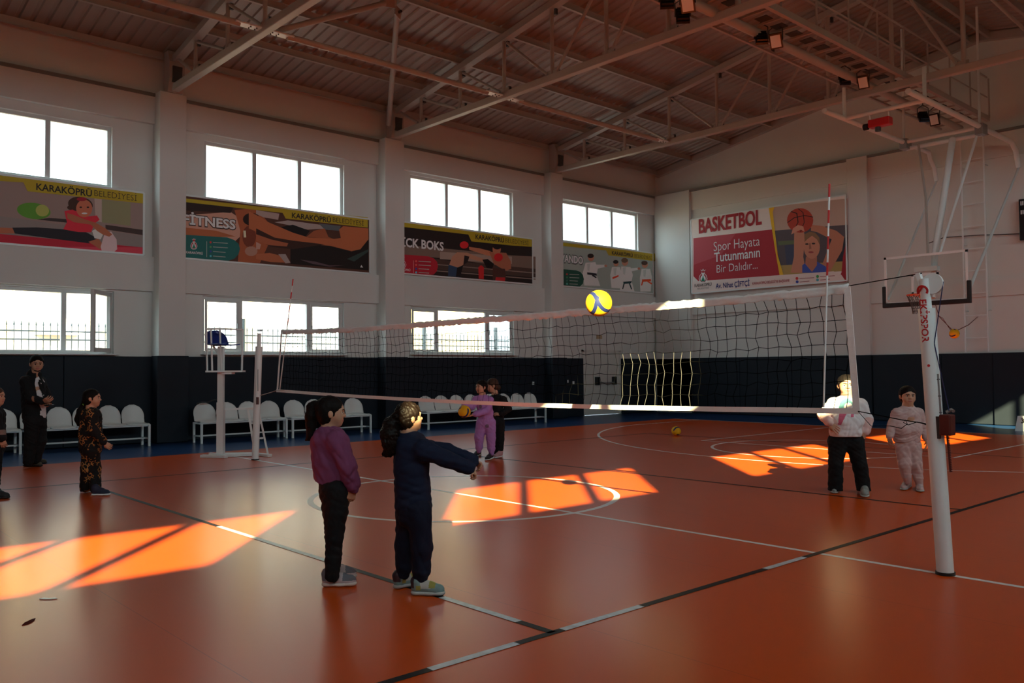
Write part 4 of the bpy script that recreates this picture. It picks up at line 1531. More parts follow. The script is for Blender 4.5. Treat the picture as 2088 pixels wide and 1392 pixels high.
badge_lines(p, 848, 532.5, 7.6, 25, ((150, 60, 60), (150, 60, 60), (40, 50, 110), (70, 130, 150)), 1.4)
p.poly([(842, 531), (843, 531), (843, 557), (842, 557)], ink(150, 100, 100))
p.mb.build('printed_sheet', p.mats, t)
letters('bold_lettering', INK_BLACK, [p.text('KARAKÖPRÜ', (969, 488), (1027, 493.5), (969, 477.5), .022)], t)
letters('thin_lettering', INK_BLACK, [p.text('BELEDİYESİ', (1030, 494.5), (1077, 500), (1030, 485.5), -.012)], t)
letters('pink_lettering', ink(196, 160, 158), [p.text('KİCK BOKS', (806, 502), (904, 509.5), (806, 482.5), .03)], t)
letters('white_lettering', ink(180, 160, 160), [p.text('KARAKÖPRÜ', (806, 551), (836, 552.5), (806, 546), .02)], t)

# --- martial arts
KI[0] = 2.7
t, p, V = banner('pale banner reading TEKVANDO with four children in white suits, next to the corner', 'y', BYP, (0, -1, 0), 12.16, 16.92, 4.06, 5.46, (112, 122, 117))
GI = ink(158, 160, 156)
GI2 = ink(140, 144, 141)


def fighter(head, hr, hair, body, belt, bcol, arm):
    p.poly(Z7(body), GI)
    b = body
    p.poly(Z7([(b[0][0] + 12, b[0][1] + 10), (b[0][0] + 38, b[0][1] + 6), (b[0][0] + 30, b[0][1] + 70), (b[0][0] + 16, b[0][1] + 60)]), GI2)
    if arm:
        p.poly(Z7(arm), GI)
        p.poly(Z7(ell_px(arm[2][0], (arm[2][1] + arm[1][1]) / 2, 12, 10, 10)), ink(138, 92, 76))
    p.poly(Z7(ell_px(head[0], head[1], hr, hr * 1.2, 18)), ink(140, 98, 80))
    p.poly(Z7(ell_px(head[0] - 3, head[1] - hr * .55, hr * 1.05, hr * .75, 16)), ink(*hair))
    for q in belt:
        p.poly(Z7(q), ink(*bcol))


fighter((644, 708), 25, (28, 22, 20), [(600, 750), (680, 745), (700, 800), (690, 850), (720, 940), (590, 935), (575, 840)], [[(612, 828), (690, 838), (690, 856), (614, 846)], [(660, 845), (690, 868), (684, 876), (650, 856)]], (28, 26, 30), [(680, 765), (760, 766), (764, 784), (690, 800)])
fighter((848, 755), 21, (30, 24, 22), [(815, 785), (880, 785), (895, 850), (890, 960), (810, 955), (800, 850)], [[(818, 868), (868, 850), (868, 864), (820, 884)]], (160, 52, 30), None)
fighter((920, 745), 26, (74, 56, 42), [(890, 780), (965, 785), (985, 850), (975, 900), (1000, 990), (880, 985), (880, 880)], [[(905, 905), (975, 900), (970, 918), (910, 922)], [(920, 915), (905, 965), (897, 964), (908, 915)], [(960, 912), (978, 965), (970, 968), (950, 915)]], (20, 44, 46), [(965, 795), (1030, 790), (1034, 806), (975, 820)])
fighter((1082, 765), 24, (52, 36, 28), [(1055, 800), (1125, 800), (1140, 870), (1130, 985), (1045, 985), (1040, 880)], [[(1058, 886), (1130, 884), (1132, 902), (1060, 905)], [(1070, 900), (1060, 935), (1050, 935), (1058, 900)], [(1110, 900), (1142, 918), (1136, 928), (1100, 905)]], (168, 58, 28), None)
p.poly(Z7([(380, 583), (425, 588), (1170, 676), (1165, 738), (785, 690), (765, 650), (425, 615), (380, 610)]), YEL)
p.poly(Z7([(380, 800), (520, 812), (555, 825), (576, 850), (584, 885), (576, 920), (550, 946), (380, 934)]), ink(20, 56, 46))
badge_lines(p, 1155.5, 559, 6.5, 20, ((120, 50, 40), (40, 90, 60), (40, 80, 70), (60, 120, 110)), 1.0)
p.mb.build('printed_sheet', p.mats, t)
letters('bold_lettering', INK_BLACK, [p.text('KARAKÖPRÜ', (1247, 519), (1289.5, 524), (1247, 511.5), .022)], t)
letters('thin_lettering', INK_BLACK, [p.text('BELEDİYESİ', (1293, 525), (1328, 529), (1293, 517.5), -.012)], t)
letters('lettering_outline', ink(46, 46, 46), [p.text('TEKVANDO', (1118.5, 532), (1189, 539), (1118.5, 514.5), .06)], t)
letters('white_lettering', ink(184, 178, 172), [p.text('TEKVANDO', (1119.5, 531), (1188, 538), (1119.5, 515.5), .03, lift=dlift(p))], t)

KI[0] = 2.6
# --- basketball, on the back wall
t, p, V = banner('big white and red banner reading BASKETBOL with a boy aiming a ball', 'x', 16.93, (-1, 0, 0), 3.60, 8.95, 3.95, 6.40, (164, 152, 148))
p.poly([(1414, 485.5), (1566, 468.5), (1600, 465), (1600, 561), (1566, 562.5), (1424, 573), (1414, 563)], ink(120, 24, 34))
p.poly([(1414, 485.5), (1500, 476), (1470, 520), (1414, 540)], ink(128, 44, 52))
p.poly([(1574, 421), (1728, 404.5), (1728, 552), (1594, 561), (1583, 500)], ink(132, 112, 102))
p.poly([(1580, 470), (1728, 458), (1728, 536), (1590, 545)], ink(62, 54, 58))
p.poly([(1586, 492), (1640, 488), (1640, 496), (1587, 500)], ink(70, 76, 54))
p.poly([(1600, 500), (1622, 498), (1624, 540), (1604, 542)], ink(48, 50, 66))
p.poly([(1690, 486), (1728, 484), (1728, 534), (1700, 536)], ink(34, 32, 40))
p.poly([(1592, 541), (1728, 532), (1728, 552), (1594, 561)], ink(122, 102, 60))
p.poly(Z8([(640, 575), (640, 905), (560, 905), (600, 830), (612, 700)]), ink(112, 20, 30))
p.poly(Z8([(215, 480), (285, 455), (302, 540), (288, 700), (312, 832), (185, 832), (212, 700), (214, 540)]), ink(140, 94, 76))
p.poly(Z8([(355, 440), (450, 452), (560, 490), (622, 540), (605, 650), (530, 780), (500, 832), (420, 832), (470, 690), (520, 560), (400, 500), (350, 490)]), ink(134, 86, 68))
p.poly(Z8([(280, 770), (330, 735), (400, 740), (470, 780), (500, 832), (280, 832)]), ink(46, 60, 122))
p.poly(Z8([(310, 700), (400, 700), (400, 770), (360, 825), (305, 760)]), ink(128, 82, 66))
p.poly(Z8(ell_px(358, 622, 66, 96, 22)), ink(140, 94, 76))
p.poly(Z8([(300, 580), (296, 520), (340, 497), (385, 505), (420, 545), (425, 610), (400, 560), (360, 530), (325, 555)]), ink(98, 72, 50))
for ex, ey in ((318, 598), (372, 594)):
    p.poly(Z8(ell_px(ex, ey, 15, 7, 10)), ink(40, 30, 28))
p.poly(Z8([(336, 590), (348, 590), (356, 636), (336, 640)]), ink(112, 70, 56))
p.poly(Z8(ell_px(352, 664, 22, 8, 12)), ink(112, 48, 46))
p.poly(Z8(ell_px(263, 405, 107, 100, 28)), ink(124, 42, 30))
for q in ([(160, 420), (215, 380), (300, 362), (368, 375), (368, 381), (300, 368), (218, 386), (160, 427)],
          [(250, 308), (290, 340), (300, 420), (270, 500), (264, 498), (294, 420), (284, 342), (244, 310)],
          [(190, 330), (240, 345), (250, 420), (215, 490), (209, 488), (243, 420), (233, 350), (186, 336)]):
    p.poly(Z8(q), ink(26, 14, 14))
p.poly(Z8([(205, 470), (245, 442), (290, 455), (300, 500), (270, 480), (230, 500), (190, 520)]), ink(146, 100, 84))
p.poly([(1568, 423), (1574, 420), (1580, 420.5), (1576, 432), (1586, 520), (1598, 561), (1590, 561.5), (1581, 510), (1571, 445)], ink(168, 128, 24))
p.poly([(1412, 574), (1424, 573), (1566, 562.5), (1700, 553), (1716, 560), (1724, 572), (1412, 600)], ink(160, 148, 144))
emblem(p, (1434, 566), 15)
for k, (ix, iy, c) in enumerate(((1625.5, 567.5, (150, 40, 40)), (1667.5, 563.5, (50, 110, 60)), (1626, 574.5, (40, 50, 110)), (1667.5, 570.5, (60, 120, 130)))):
    p.poly(ell_px(ix, iy, 3, 3, 12), ink(*c))
    p.poly([(ix + 5, iy - .4), (ix + 5 + (30 if k < 2 else 20), iy - 2.2), (ix + 5 + (30 if k < 2 else 20), iy - .9), (ix + 5, iy + .9)], ink(110, 62, 64))
p.mb.build('printed_sheet', p.mats, t)
letters('red_lettering', ink(112, 22, 30), [p.text('BASKETBOL', (1425.5, 471), (1554, 461), (1425.5, 447.5), .03)], t)
letters('small_red_lettering', ink(112, 22, 30), [p.text('KARAKÖPRÜ BELEDİYE BAŞKANI', (1535, 580), (1610, 574.5), (1535, 575.5), .012)], t)
letters('thin_white_lettering', ink(196, 180, 178), [p.text('Spor Hayata', (1456, 512), (1550, 500.5), (1456, 493), -.008)], t)
letters('thin_white_lettering', ink(196, 180, 178), [p.text('Bir Dalıdır...', (1462, 555.5), (1545.5, 548), (1462, 540), -.008)], t)
letters('bold_white_lettering', ink(200, 184, 182), [p.text('Tutunmanın', (1457, 533.5), (1550.5, 524), (1457, 515.5), .014)], t)
letters('navy_lettering', ink(28, 30, 76), [p.text('Av. Nihat ÇİFTÇİ', (1460, 588), (1529, 582), (1460, 578), .02)], t)
letters('black_lettering', INK_BLACK, [p.text('KARAKÖPRÜ', (1417, 585), (1451.5, 582.5), (1417, 579), .012), p.text('BELEDİYESİ', (1423, 590), (1446, 588), (1423, 587), -.01)], t)
# ------------------------------------------------------------------ what stands outside the windows
gm = mat('dry_earth', (.22, .17, .13), .95, var=.25, vscale=.15)
g = MB()
g.add([(-160, -160, -.35), (160, -160, -.35), (160, 190, -.35), (-160, 190, -.35)], [(0, 1, 2, 3)])
struct(g.build('ground', gm))
fm = mat('grey_green_fence_paint', (.10, .12, .13), .6)
t = thing('picket_fence', (0, 14.6, -.35), 'iron picket fence with spear tips outside the lower windows', 'fence')
fy = 14.6
mb = MB()
x = -9.0
while x < 26:
    mb.box(x - .009, x + .009, fy - .009, fy + .009, -.3, 2.62)
    mb.add([(x - .022, fy, 2.62), (x, fy - .015, 2.60), (x + .022, fy, 2.62), (x, fy + .015, 2.60), (x, fy, 2.74)], [(0, 1, 4), (1, 2, 4), (2, 3, 4), (3, 0, 4), (0, 3, 2, 1)])
    x += .155
mb.build('pickets', fm, t)
for z in (.2, 2.28, 2.48):
    MB().box(-9, 26, fy - .02, fy + .02, z - .018, z + .018).build('fence_rail', fm, t)
for x in np.arange(-8.5, 26, 3.1):
    MB().box(x - .045, x + .045, fy - .045, fy + .045, -.35, 2.95).build('fence_post', fm, t)
bw = {'cream': mat('cream_render', (.50, .46, .38), .9), 'white': mat('white_render', (.55, .54, .52), .9), 'yellow': mat('ochre_render', (.52, .40, .20), .9), 'rose': mat('rose_render', (.50, .36, .32), .9),
      'pane': mat('dark_house_glass', (.20, .23, .25), .3), 'slab': mat('balcony_concrete', (.62, .62, .60), .9)}


def house(name, label, x0, x1, y, h, m, trim, wins, balc=(), rows=(1.2, 4.2, 7.2, 10.2)):
    t = thing(name, ((x0 + x1) / 2, y, -.35), label, 'building')
    MB().box(x0, x1, y, y + 10, -.35, h).build('wall', bw[m], t)
    MB().box(x0 - .3, x1 + .3, y - .3, y + 10.3, h, h + .35).build('roof', bw['slab'], t)
    for xx, w in trim:
        MB().box(xx, xx + w, y - .06, y, -.35, h).build('coloured_band', bw['yellow' if m != 'rose' else 'rose'], t)
    for z in rows:
        if z + 1.6 > h:
            continue
        for xx in wins:
            f = MB().box(xx, xx + 1.3, y - .05, y, z, z + 1.5).build('window', bw['pane'], t)
        for xx, w in balc:
            mb = MB()
            mb.box(xx, xx + w, y - 1.2, y, z - .34, z - .2)
            mb.box(xx, xx + w, y - 1.3, y - 1.2, z - .35, z + .7)
            mb.build('balcony', bw['slab'], t)
            MB().box(xx + .3, xx + w - .3, y - .06, y - .01, z - .1, z + 1.8).build('balcony_door', bw['pane'], t)
    return t


house('apartment_block', 'cream apartment block with balconies, seen through the leftmost lower window', -4.0, 13.5, 52, 13, 'cream', [(-4, 1.2), (4.6, 1.4)], [-2.2, 5.2, 10.6], [(0.4, 3.2), (7.2, 2.6)])
house('apartment_block', 'white apartment block with rose bands, seen through the middle lower window', 17.5, 33.0, 54, 14, 'white', [(22.0, .9), (31.2, 1.8)], [19.2, 24.6, 28.4], [])
house('apartment_block', 'ochre apartment block, seen through the lower window beside the net', 38.0, 47.0, 55, 12, 'yellow', [], [39.6, 43.4], [])
# ------------------------------------------------------------------ people: smooth volumes grown around a posed skeleton
class Vol:
    """smooth union of rounded limbs and ovals, turned into one continuous surface"""
    def __init__(self, k=.02):
        self.p, self.k = [], k

    def limb(self, a, b, ra, rb, k=None, flat=None, ratio=1.0):
        """tapered limb from a to b; flat/ratio squeezes it along a direction"""
        self.p.append(('L', np.asarray(a, float), np.asarray(b, float), ra, rb, k, None if flat is None else unit(flat), ratio))
        return self

    def chain(self, pts, rad, k=None, flat=None, ratio=1.0):
        for i in range(len(pts) - 1):
            self.limb(pts[i], pts[i + 1], rad[i], rad[i + 1], k, flat, ratio)
        return self

    def oval(self, c, r, R=None, k=None, cut=False):
        self.p.append(('O', np.asarray(c, float), np.asarray(r, float), np.eye(3) if R is None else np.asarray(R, float), k, cut))
        return self

    def block(self, c, h, R, rnd, k=None, cut=False):
        self.p.append(('B', np.asarray(c, float), np.asarray(h, float), np.asarray(R, float), rnd, k, cut))
        return self

    def bounds(self):
        lo, hi = np.full(3, 1e9), np.full(3, -1e9)
        for q in self.p:
            if q[0] == 'L':
                m = max(q[3], q[4])
                for c in (q[1], q[2]):
                    lo, hi = np.minimum(lo, c - m), np.maximum(hi, c + m)
            elif not q[-1]:
                m = np.max(q[2]) * 1.0 if q[0] == 'O' else np.linalg.norm(q[2])
                if q[0] == 'O':
                    e = np.sqrt(((q[3] * q[2][:, None]) ** 2).sum(0))
                    lo, hi = np.minimum(lo, q[1] - e), np.maximum(hi, q[1] + e)
                else:
                    lo, hi = np.minimum(lo, q[1] - m), np.maximum(hi, q[1] + m)
        return lo, hi

    def mesh(self, res, fold=0.0, fscale=40.0, seed=0, smooth=1, clip=None):
        lo, hi = self.bounds()
        lo, hi = lo - .02 - 2 * res, hi + .02 + 2 * res
        n = np.ceil((hi - lo) / res).astype(int) + 1
        F = np.full(n, 0.08, np.float32)
        for q in self.p:
            kk = (q[5] if q[0] in 'LB' else q[4])
            k = self.k if kk is None else kk
            if q[0] == 'L':
                m = max(q[3], q[4])
                a0, b0 = np.minimum(q[1], q[2]) - m, np.maximum(q[1], q[2]) + m
            elif q[0] == 'O':
                e = np.sqrt(((q[3] * q[2][:, None]) ** 2).sum(0))
                a0, b0 = q[1] - e, q[1] + e
            else:
                e = np.linalg.norm(q[2])
                a0, b0 = q[1] - e, q[1] + e
            pad = k + .03
            i0 = np.clip(np.floor((a0 - pad - lo) / res).astype(int), 0, n - 1)
            i1 = np.clip(np.ceil((b0 + pad - lo) / res).astype(int) + 1, 1, n)
            if np.any(i1 <= i0):
                continue
            gx, gy, gz = (lo[j] + res * np.arange(i0[j], i1[j]) for j in range(3))
            P = np.stack(np.meshgrid(gx, gy, gz, indexing='ij'), -1)
            if q[0] == 'L':
                a, b, ra, rb, _, fl_, ratio = q[1:]
                ba = b - a
                h = np.clip(((P - a) @ ba) / max(ba @ ba, 1e-12), 0, 1)
                Q = P - a - h[..., None] * ba
                if fl_ is not None:
                    Q = Q + (Q @ fl_)[..., None] * fl_ * (1 / ratio - 1)
                d = np.sqrt((Q * Q).sum(-1)) - (ra + (rb - ra) * h)
                if fl_ is not None:
                    d = d * min(1, ratio + .25)
                cut = False
            elif q[0] == 'O':
                c, r, R, _, cut = q[1:]
                L = (P - c) @ R.T
                k0 = np.sqrt(((L / r) ** 2).sum(-1)) + 1e-9
                k1 = np.sqrt(((L / r ** 2) ** 2).sum(-1)) + 1e-9
                d = k0 * (k0 - 1) / k1
            else:
                c, hf, R, rnd, _, cut = q[1:]
                L = np.abs((P - c) @ R.T) - (hf - rnd)
                d = np.sqrt((np.maximum(L, 0) ** 2).sum(-1)) + np.minimum(L.max(-1), 0) - rnd
            sl = tuple(slice(i0[j], i1[j]) for j in range(3))
            A = F[sl]
            if cut:
                h = np.clip(.5 + .5 * (A + d) / k * -1 + 1 * 0, 0, 1) if False else np.maximum(k - np.abs(A + d), 0) / k
                F[sl] = np.maximum(A, -d) + h * h * k * .25
            else:
                h = np.maximum(k - np.abs(A - d), 0) / k
                F[sl] = np.minimum(A, d) - h * h * k * .25
        if fold:
            rs = np.random.RandomState(seed)
            gx, gy, gz = (lo[j] + res * np.arange(n[j]) for j in range(3))
            N = np.zeros(n, np.float32)
            for _ in range(7):
                w = rs.normal(0, 1, 3) * fscale * np.array([.8, .8, 1.25])
                w2 = rs.normal(0, 1, 3) * fscale * .35
                ph = (w[0] * gx)[:, None, None] + (w[1] * gy)[None, :, None] + (w[2] * gz)[None, None, :]
                p2 = (w2[0] * gx)[:, None, None] + (w2[1] * gy)[None, :, None] + (w2[2] * gz)[None, None, :]
                N += (1 - 2 * np.abs(np.sin(ph * .5 + 2.2 * np.sin(p2 + rs.uniform(0, 6)) + rs.uniform(0, 6)))).astype(np.float32) * np.float32(.5 + rs.uniform(0, .9))
            F = F + N * (fold / 3.0)
        if clip is not None:
            gx, gy, gz = (lo[j] + res * np.arange(n[j]) for j in range(3))
            P = np.stack(np.meshgrid(gx, gy, gz, indexing='ij'), -1)
            F = np.maximum(F, clip(P))
        return surface_net(F, lo, res, smooth)


def surface_net(F, lo, res, smooth=1):
    S = F < 0
    nx, ny, nz = F.shape
    cnt = np.zeros((nx - 1, ny - 1, nz - 1), np.int8)
    acc = np.zeros((nx - 1, ny - 1, nz - 1, 3), np.float32)
    for ax in range(3):
        sl0 = [slice(None)] * 3; sl1 = [slice(None)] * 3
        sl0[ax] = slice(0, -1); sl1[ax] = slice(1, None)
        a, b = F[tuple(sl0)], F[tuple(sl1)]
        cr = (S[tuple(sl0)] != S[tuple(sl1)])
        I = np.argwhere(cr)
        if len(I) == 0:
            continue
        av, bv = a[cr], b[cr]
        t = av / (av - bv + 1e-12)
        pos = I.astype(np.float32)
        pos[:, ax] += t
        o = [q for q in range(3) if q != ax]
        for d0 in (0, -1):
            for d1 in (0, -1):
                C = I.copy()
                C[:, o[0]] += d0
                C[:, o[1]] += d1
                ok = (C >= 0).all(1) & (C[:, 0] < nx - 1) & (C[:, 1] < ny - 1) & (C[:, 2] < nz - 1)
                Cc = C[ok]
                np.add.at(cnt, (Cc[:, 0], Cc[:, 1], Cc[:, 2]), 1)
                np.add.at(acc, (Cc[:, 0], Cc[:, 1], Cc[:, 2]), pos[ok])
    act = cnt > 0
    idx = -np.ones(cnt.shape, np.int64)
    idx[act] = np.arange(act.sum())
    V = acc[act] / cnt[act][:, None]
    V = V * res + lo
    quads = []
    for ax in range(3):
        sl0 = [slice(None)] * 3; sl1 = [slice(None)] * 3
        sl0[ax] = slice(0, -1); sl1[ax] = slice(1, None)
        s0, s1 = S[tuple(sl0)], S[tuple(sl1)]
        I = np.argwhere(s0 != s1)
        o = [(ax + 1) % 3, (ax + 2) % 3]
        ok = (I[:, o[0]] > 0) & (I[:, o[1]] > 0) & (I[:, o[0]] < F.shape[o[0]] - 1) & (I[:, o[1]] < F.shape[o[1]] - 1)
        I = I[ok]
        q = []
        for d0, d1 in ((-1, -1), (0, -1), (0, 0), (-1, 0)):
            C = I.copy()
            C[:, o[0]] += d0
            C[:, o[1]] += d1
            q.append(idx[C[:, 0], C[:, 1], C[:, 2]])
        q = np.stack(q, 1)
        inside_first = s0[tuple(I.T)]
        q[~inside_first] = q[~inside_first][:, ::-1]
        quads.append(q)
    Q = np.concatenate(quads)
    Q = Q[(Q >= 0).all(1)]
    for _ in range(smooth):
        s = np.zeros_like(V)
        c = np.zeros(len(V))
        for i in range(4):
            np.add.at(s, Q[:, i], V[Q[:, (i + 1) % 4]] + V[Q[:, (i - 1) % 4]])
            np.add.at(c, Q[:, i], 2)
        V = V * .45 + .55 * s / np.maximum(c, 1)[:, None]
    return V, Q


def mesh_obj(name, V, Q, mats, parent, mi=None, extra=None):
    off = np.array(world_loc(parent)) if parent is not None else np.zeros(3)
    me = bpy.data.meshes.new(name)
    nv, nf = len(V), len(Q)
    ev, ef, em = extra if extra else (np.zeros((0, 3)), [], [])
    vv = np.concatenate([V, np.asarray(ev, float).reshape(-1, 3)]) - off
    faces = [tuple(int(a) for a in q) for q in Q] + [tuple(i + nv for i in f) for f in ef]
    me.from_pydata(vv.tolist(), [], faces)
    for m in (mats if isinstance(mats, (list, tuple)) else [mats]):
        me.materials.append(m)
    if mi is None:
        mi = np.zeros(nf, np.int32)
    me.polygons.foreach_set('material_index', np.concatenate([mi, np.array(em, np.int32)]).astype(np.int32))
    me.polygons.foreach_set('use_smooth', np.ones(len(faces), bool))
    me.update()
    o = bpy.data.objects.new(name, me)
    COL.objects.link(o)
    if parent is not None:
        o.parent = parent
    return o


def skin_mat(name, col):
    m = mat(name, col, .55, var=.06, vscale=20)
    b = m.node_tree.nodes['Principled BSDF']
    b.inputs['Subsurface Weight'].default_value = .12
    b.inputs['Subsurface Radius'].default_value = (.012, .005, .003)
    b.inputs['Subsurface Scale'].default_value = .6
    return m


def hair_mat(name, col, rough=.42):
    m = mat(name, col, rough + .15, spec=.12)
    nt = m.node_tree
    b = nt.nodes['Principled BSDF']
    tc = nt.nodes.new('ShaderNodeTexCoord')
    mp = nt.nodes.new('ShaderNodeMapping')
    mp.inputs['Scale'].default_value = (190, 190, 26)
    nt.links.new(tc.outputs['Object'], mp.inputs[0])
    nz = nt.nodes.new('ShaderNodeTexNoise')
    nz.inputs['Scale'].default_value = 1.0
    nz.inputs['Detail'].default_value = 3
    nt.links.new(mp.outputs[0], nz.inputs['Vector'])
    bp = nt.nodes.new('ShaderNodeBump')
    bp.inputs['Strength'].default_value = .45
    bp.inputs['Distance'].default_value = .004
    nt.links.new(nz.outputs['Fac'], bp.inputs['Height'])
    nt.links.new(bp.outputs['Normal'], b.inputs['Normal'])
    return m


def cloth_mat(name, col, rough=.85, var=.07):
    return mat(name, col, rough, spec=.2, var=var, vscale=9, bump=.25, bscale=320)


MP = {
    'skin': skin_mat('skin', (.50, .27, .17)), 'lip': mat('lip', (.42, .15, .12), .45), 'brow': mat('brow_hair', (.03, .02, .015), .7),
    'eye': mat('eye_white', (.75, .72, .68), .2), 'iris': mat('dark_iris', (.02, .012, .008), .15),
    'hair_black': hair_mat('black_hair', (.007, .005, .0045), .5), 'hair_brown': hair_mat('dark_brown_hair', (.010, .006, .0045), .30),
    'hair_mid': hair_mat('brown_hair', (.055, .030, .020)),
}


def frame(fwd, up=(0, 0, 1)):
    """rows: right, forward, up of a head or body facing fwd"""
    f = unit(fwd)
    r = unit(np.cross(f, up))
    u = np.cross(r, f)
    return np.stack([r, f, u])


class Person:
    def __init__(self, base, label, cat='person', group='children at volleyball practice'):
        self.root = thing('person', base, label, cat, group)
        self.body = Vol(.022)
        self.extra_v, self.extra_f, self.extra_m = [], [], []
        self.heads = None

    # ---- head: H = chin to crown, c = middle between them
    def head(self, c, fwd, H, up=(0, 0, 1), neck=None, neck_r=.048, wide=1.0):
        R = frame(fwd, up)
        c = np.asarray(c, float)
        L = lambda x, y, z: c + R.T @ (np.array([x * wide, y, z]) * H)
        r_ = lambda *a: np.array(a) * H * np.array([wide, 1, 1])
        B = self.body
        B.oval(L(0, -.075, .135), r_(.345, .425, .365), R, .02)
        B.oval(L(0, .11, -.13), r_(.285, .265, .335), R, .045 * H / .2)
        B.oval(L(0, .20, -.375), r_(.15, .15, .125), R, .03)
        for s in (-1, 1):
            B.oval(L(s * .165, .20, -.185), r_(.125, .13, .13), R, .02)
            B.oval(L(s * .345, -.045, -.075), r_(.035, .075, .125), R, .008)
            B.oval(L(s * .375, -.075, -.045), r_(.030, .055, .095), R, .006)
        B.oval(L(0, .315, .075), r_(.21, .07, .05), R, .02)
        B.limb(L(0, .345, .03), L(0, .425, -.115), .026 * H, .050 * H, .012)
        B.oval(L(0, .425, -.120), r_(.046, .042, .036), R, .010)
        for s in (-1, 1):
            B.oval(L(s * .055, .395, -.135), r_(.038, .045, .032), R, .008)
            B.oval(L(s * .135, .385, .0), r_(.085, .055, .055), R, .016, cut=True)
        B.oval(L(0, .355, -.245), r_(.095, .045, .028), R, .008)
        B.oval(L(0, .35, -.292), r_(.082, .045, .030), R, .008)
        if neck is not None:
            B.limb(L(0, -.13, -.22), np.asarray(neck, float), neck_r * .92, neck_r * 1.06, .03)
        # eyes
        for s in (-1, 1):
            mb = MB()
            e = L(s * .135, .300, .0)
            mb.sphere((0, 0, 0), .062 * H, 16)
            vv = np.array(mb.v)
            # iris and pupil on the cap that looks forward
            base = len(self.extra_v)
            wv = vv @ np.eye(3)
            for q in wv:
                self.extra_v.append(e + R.T @ q)
            for f in mb.f:
                ctr = np.mean([vv[i] for i in f], axis=0)
                self.extra_f.append(tuple(base + i for i in f))
                self.extra_m.append(4 if ctr[1] > .046 * H else 3)
        self.H, self.R, self.hc, self.L, self.wide_ = H, R, c, L, wide

    def paint_face(self, V, Q):
        """lips and brows as regions of the one skin surface"""
        ctr = V[Q].mean(1)
        q = ((ctr - self.hc) @ self.R.T) / self.H
        mi = np.zeros(len(Q), np.int32)
        lips = (np.abs(q[:, 0]) < .105) & (q[:, 1] > .28) & (q[:, 2] > -.325) & (q[:, 2] < -.222) & (((q[:, 0] / .11) ** 2 + ((q[:, 2] + .272) / .055) ** 2) < 1)
        mi[lips] = 1
        ax_ = np.abs(q[:, 0])
        brow = (ax_ > .055) & (ax_ < .225) & (q[:, 1] > .22) & (np.abs(q[:, 2] - (.092 - .10 * np.abs(ax_ - .13))) < .020)
        mi[brow] = 2
        return mi

    # ---- hand: palm, four fingers of unequal length and a thumb from the side of the palm
    def hand(self, wrist, direction, palm_n, size, curl=.35, thumb_side=1, wrist_r=.022, spread=.12, thumb_curl=.3):
        """direction: wrist to knuckles; palm_n: the way the palm faces; size: wrist to middle fingertip"""
        B = self.body
        d = unit(direction)
        n = unit(np.asarray(palm_n, float) - d * (np.asarray(palm_n, float) @ d))
        s = np.cross(d, n) * thumb_side           # towards the thumb
        w = np.asarray(wrist, float)
        pl = size * .50
        B.limb(w, w + d * pl * .35, wrist_r, size * .15, .012, flat=n, ratio=.62)
        for t in (-.5, -.17, .17, .5):
            B.limb(w + d * pl * .25 + s * t * size * .20, w + d * pl + s * t * size * .40 - d * abs(t - .17) * size * .05, size * .085, size * .075, .012, flat=n, ratio=.8)
        for t, ln, rr in ((.5, .44, .058), (.17, .49, .060), (-.17, .455, .058), (-.5, .36, .050)):
            p = w + d * (pl - abs(t - .17) * size * .05) + s * t * size * .40
            ang = 0.0
            dd = unit(d + s * t * spread)
            for j, part in enumerate((.46, .31, .23)):
                ang += curl * (1.0, 1.25, .8)[j] * (1 + .12 * (0.17 - t))
                v = unit(dd * math.cos(ang) + n * math.sin(ang))
                p2 = p + v * ln * part * size
                B.limb(p, p2, rr * size * (1 - .08 * j), rr * size * (.93 - .08 * j), .004)
                p = p2
        p = w + d * pl * .22 + s * size * .13
        tv = unit(d * .72 + s * .75 + n * .25)
        p2 = p + tv * size * .21
        B.limb(p, p2, size * .078, size * .066, .010)
        tv = unit(d * (.95 - .3 * thumb_curl) + s * (.28 - .4 * thumb_curl) + n * (.25 + thumb_curl))
        p3 = p2 + tv * size * .15
        B.limb(p2, p3, size * .064, size * .058, .004)
        p4 = p3 + unit(tv + n * thumb_curl * .6 - s * .1) * size * .11
        B.limb(p3, p4, size * .058, size * .048, .004)

    # ---- hair
    def hair(self, m, tail=None, tail_r=None, res=.005, back_low=-.12, side=.0, fringe=.0, name='hair', long_sides=False, fold=.0025, bun=None, puff=1.0):
        L, H, R = self.L, self.H, self.R
        A = Vol(.012)
        A.oval(L(0, -.085, .150), np.array([.384 * self.wide_, .455, .390]) * H * puff, R, .01)
        A.oval(L(0, -.20, -.09), np.array([.350 * self.wide_, .315, .33 - back_low * .3]) * H, R, .03)
        for s in (-1, 1):      # temples in front of the ears
            A.limb(L(s * .335, .10, .16), L(s * .315, .055, -.10), .055 * H, .028 * H, .012)
        if long_sides:
            for s in (-1, 1):
                A.limb(L(s * .33, .02, .15), L(s * .36, -.02, -.40), .085 * H, .06 * H, .02)
        # clear the face and the ears
        A.oval(L(0, .475, -.17 + fringe), np.array([.300 * self.wide_ + side, .345, .46]) * H, R, .010, cut=True)
        A.oval(L(0, .42, -.60), np.array([.6, .45, .36]) * H, R, .012, cut=True)
        if not long_sides:
            for s in (-1, 1):
                A.oval(L(s * .39, -.03, -.09), np.array([.085, .085, .135]) * H, R, .006, cut=True)
        if tail is not None:
            A.chain([np.asarray(t, float) for t in tail], tail_r, .014)
        if bun is not None:
            A.oval(bun[0], np.array([1, 1, 1]) * bun[1], None, .012)
        V, Q = A.mesh(res, fold=fold, fscale=130, seed=5)
        return mesh_obj(name, V, Q, m, self.root)

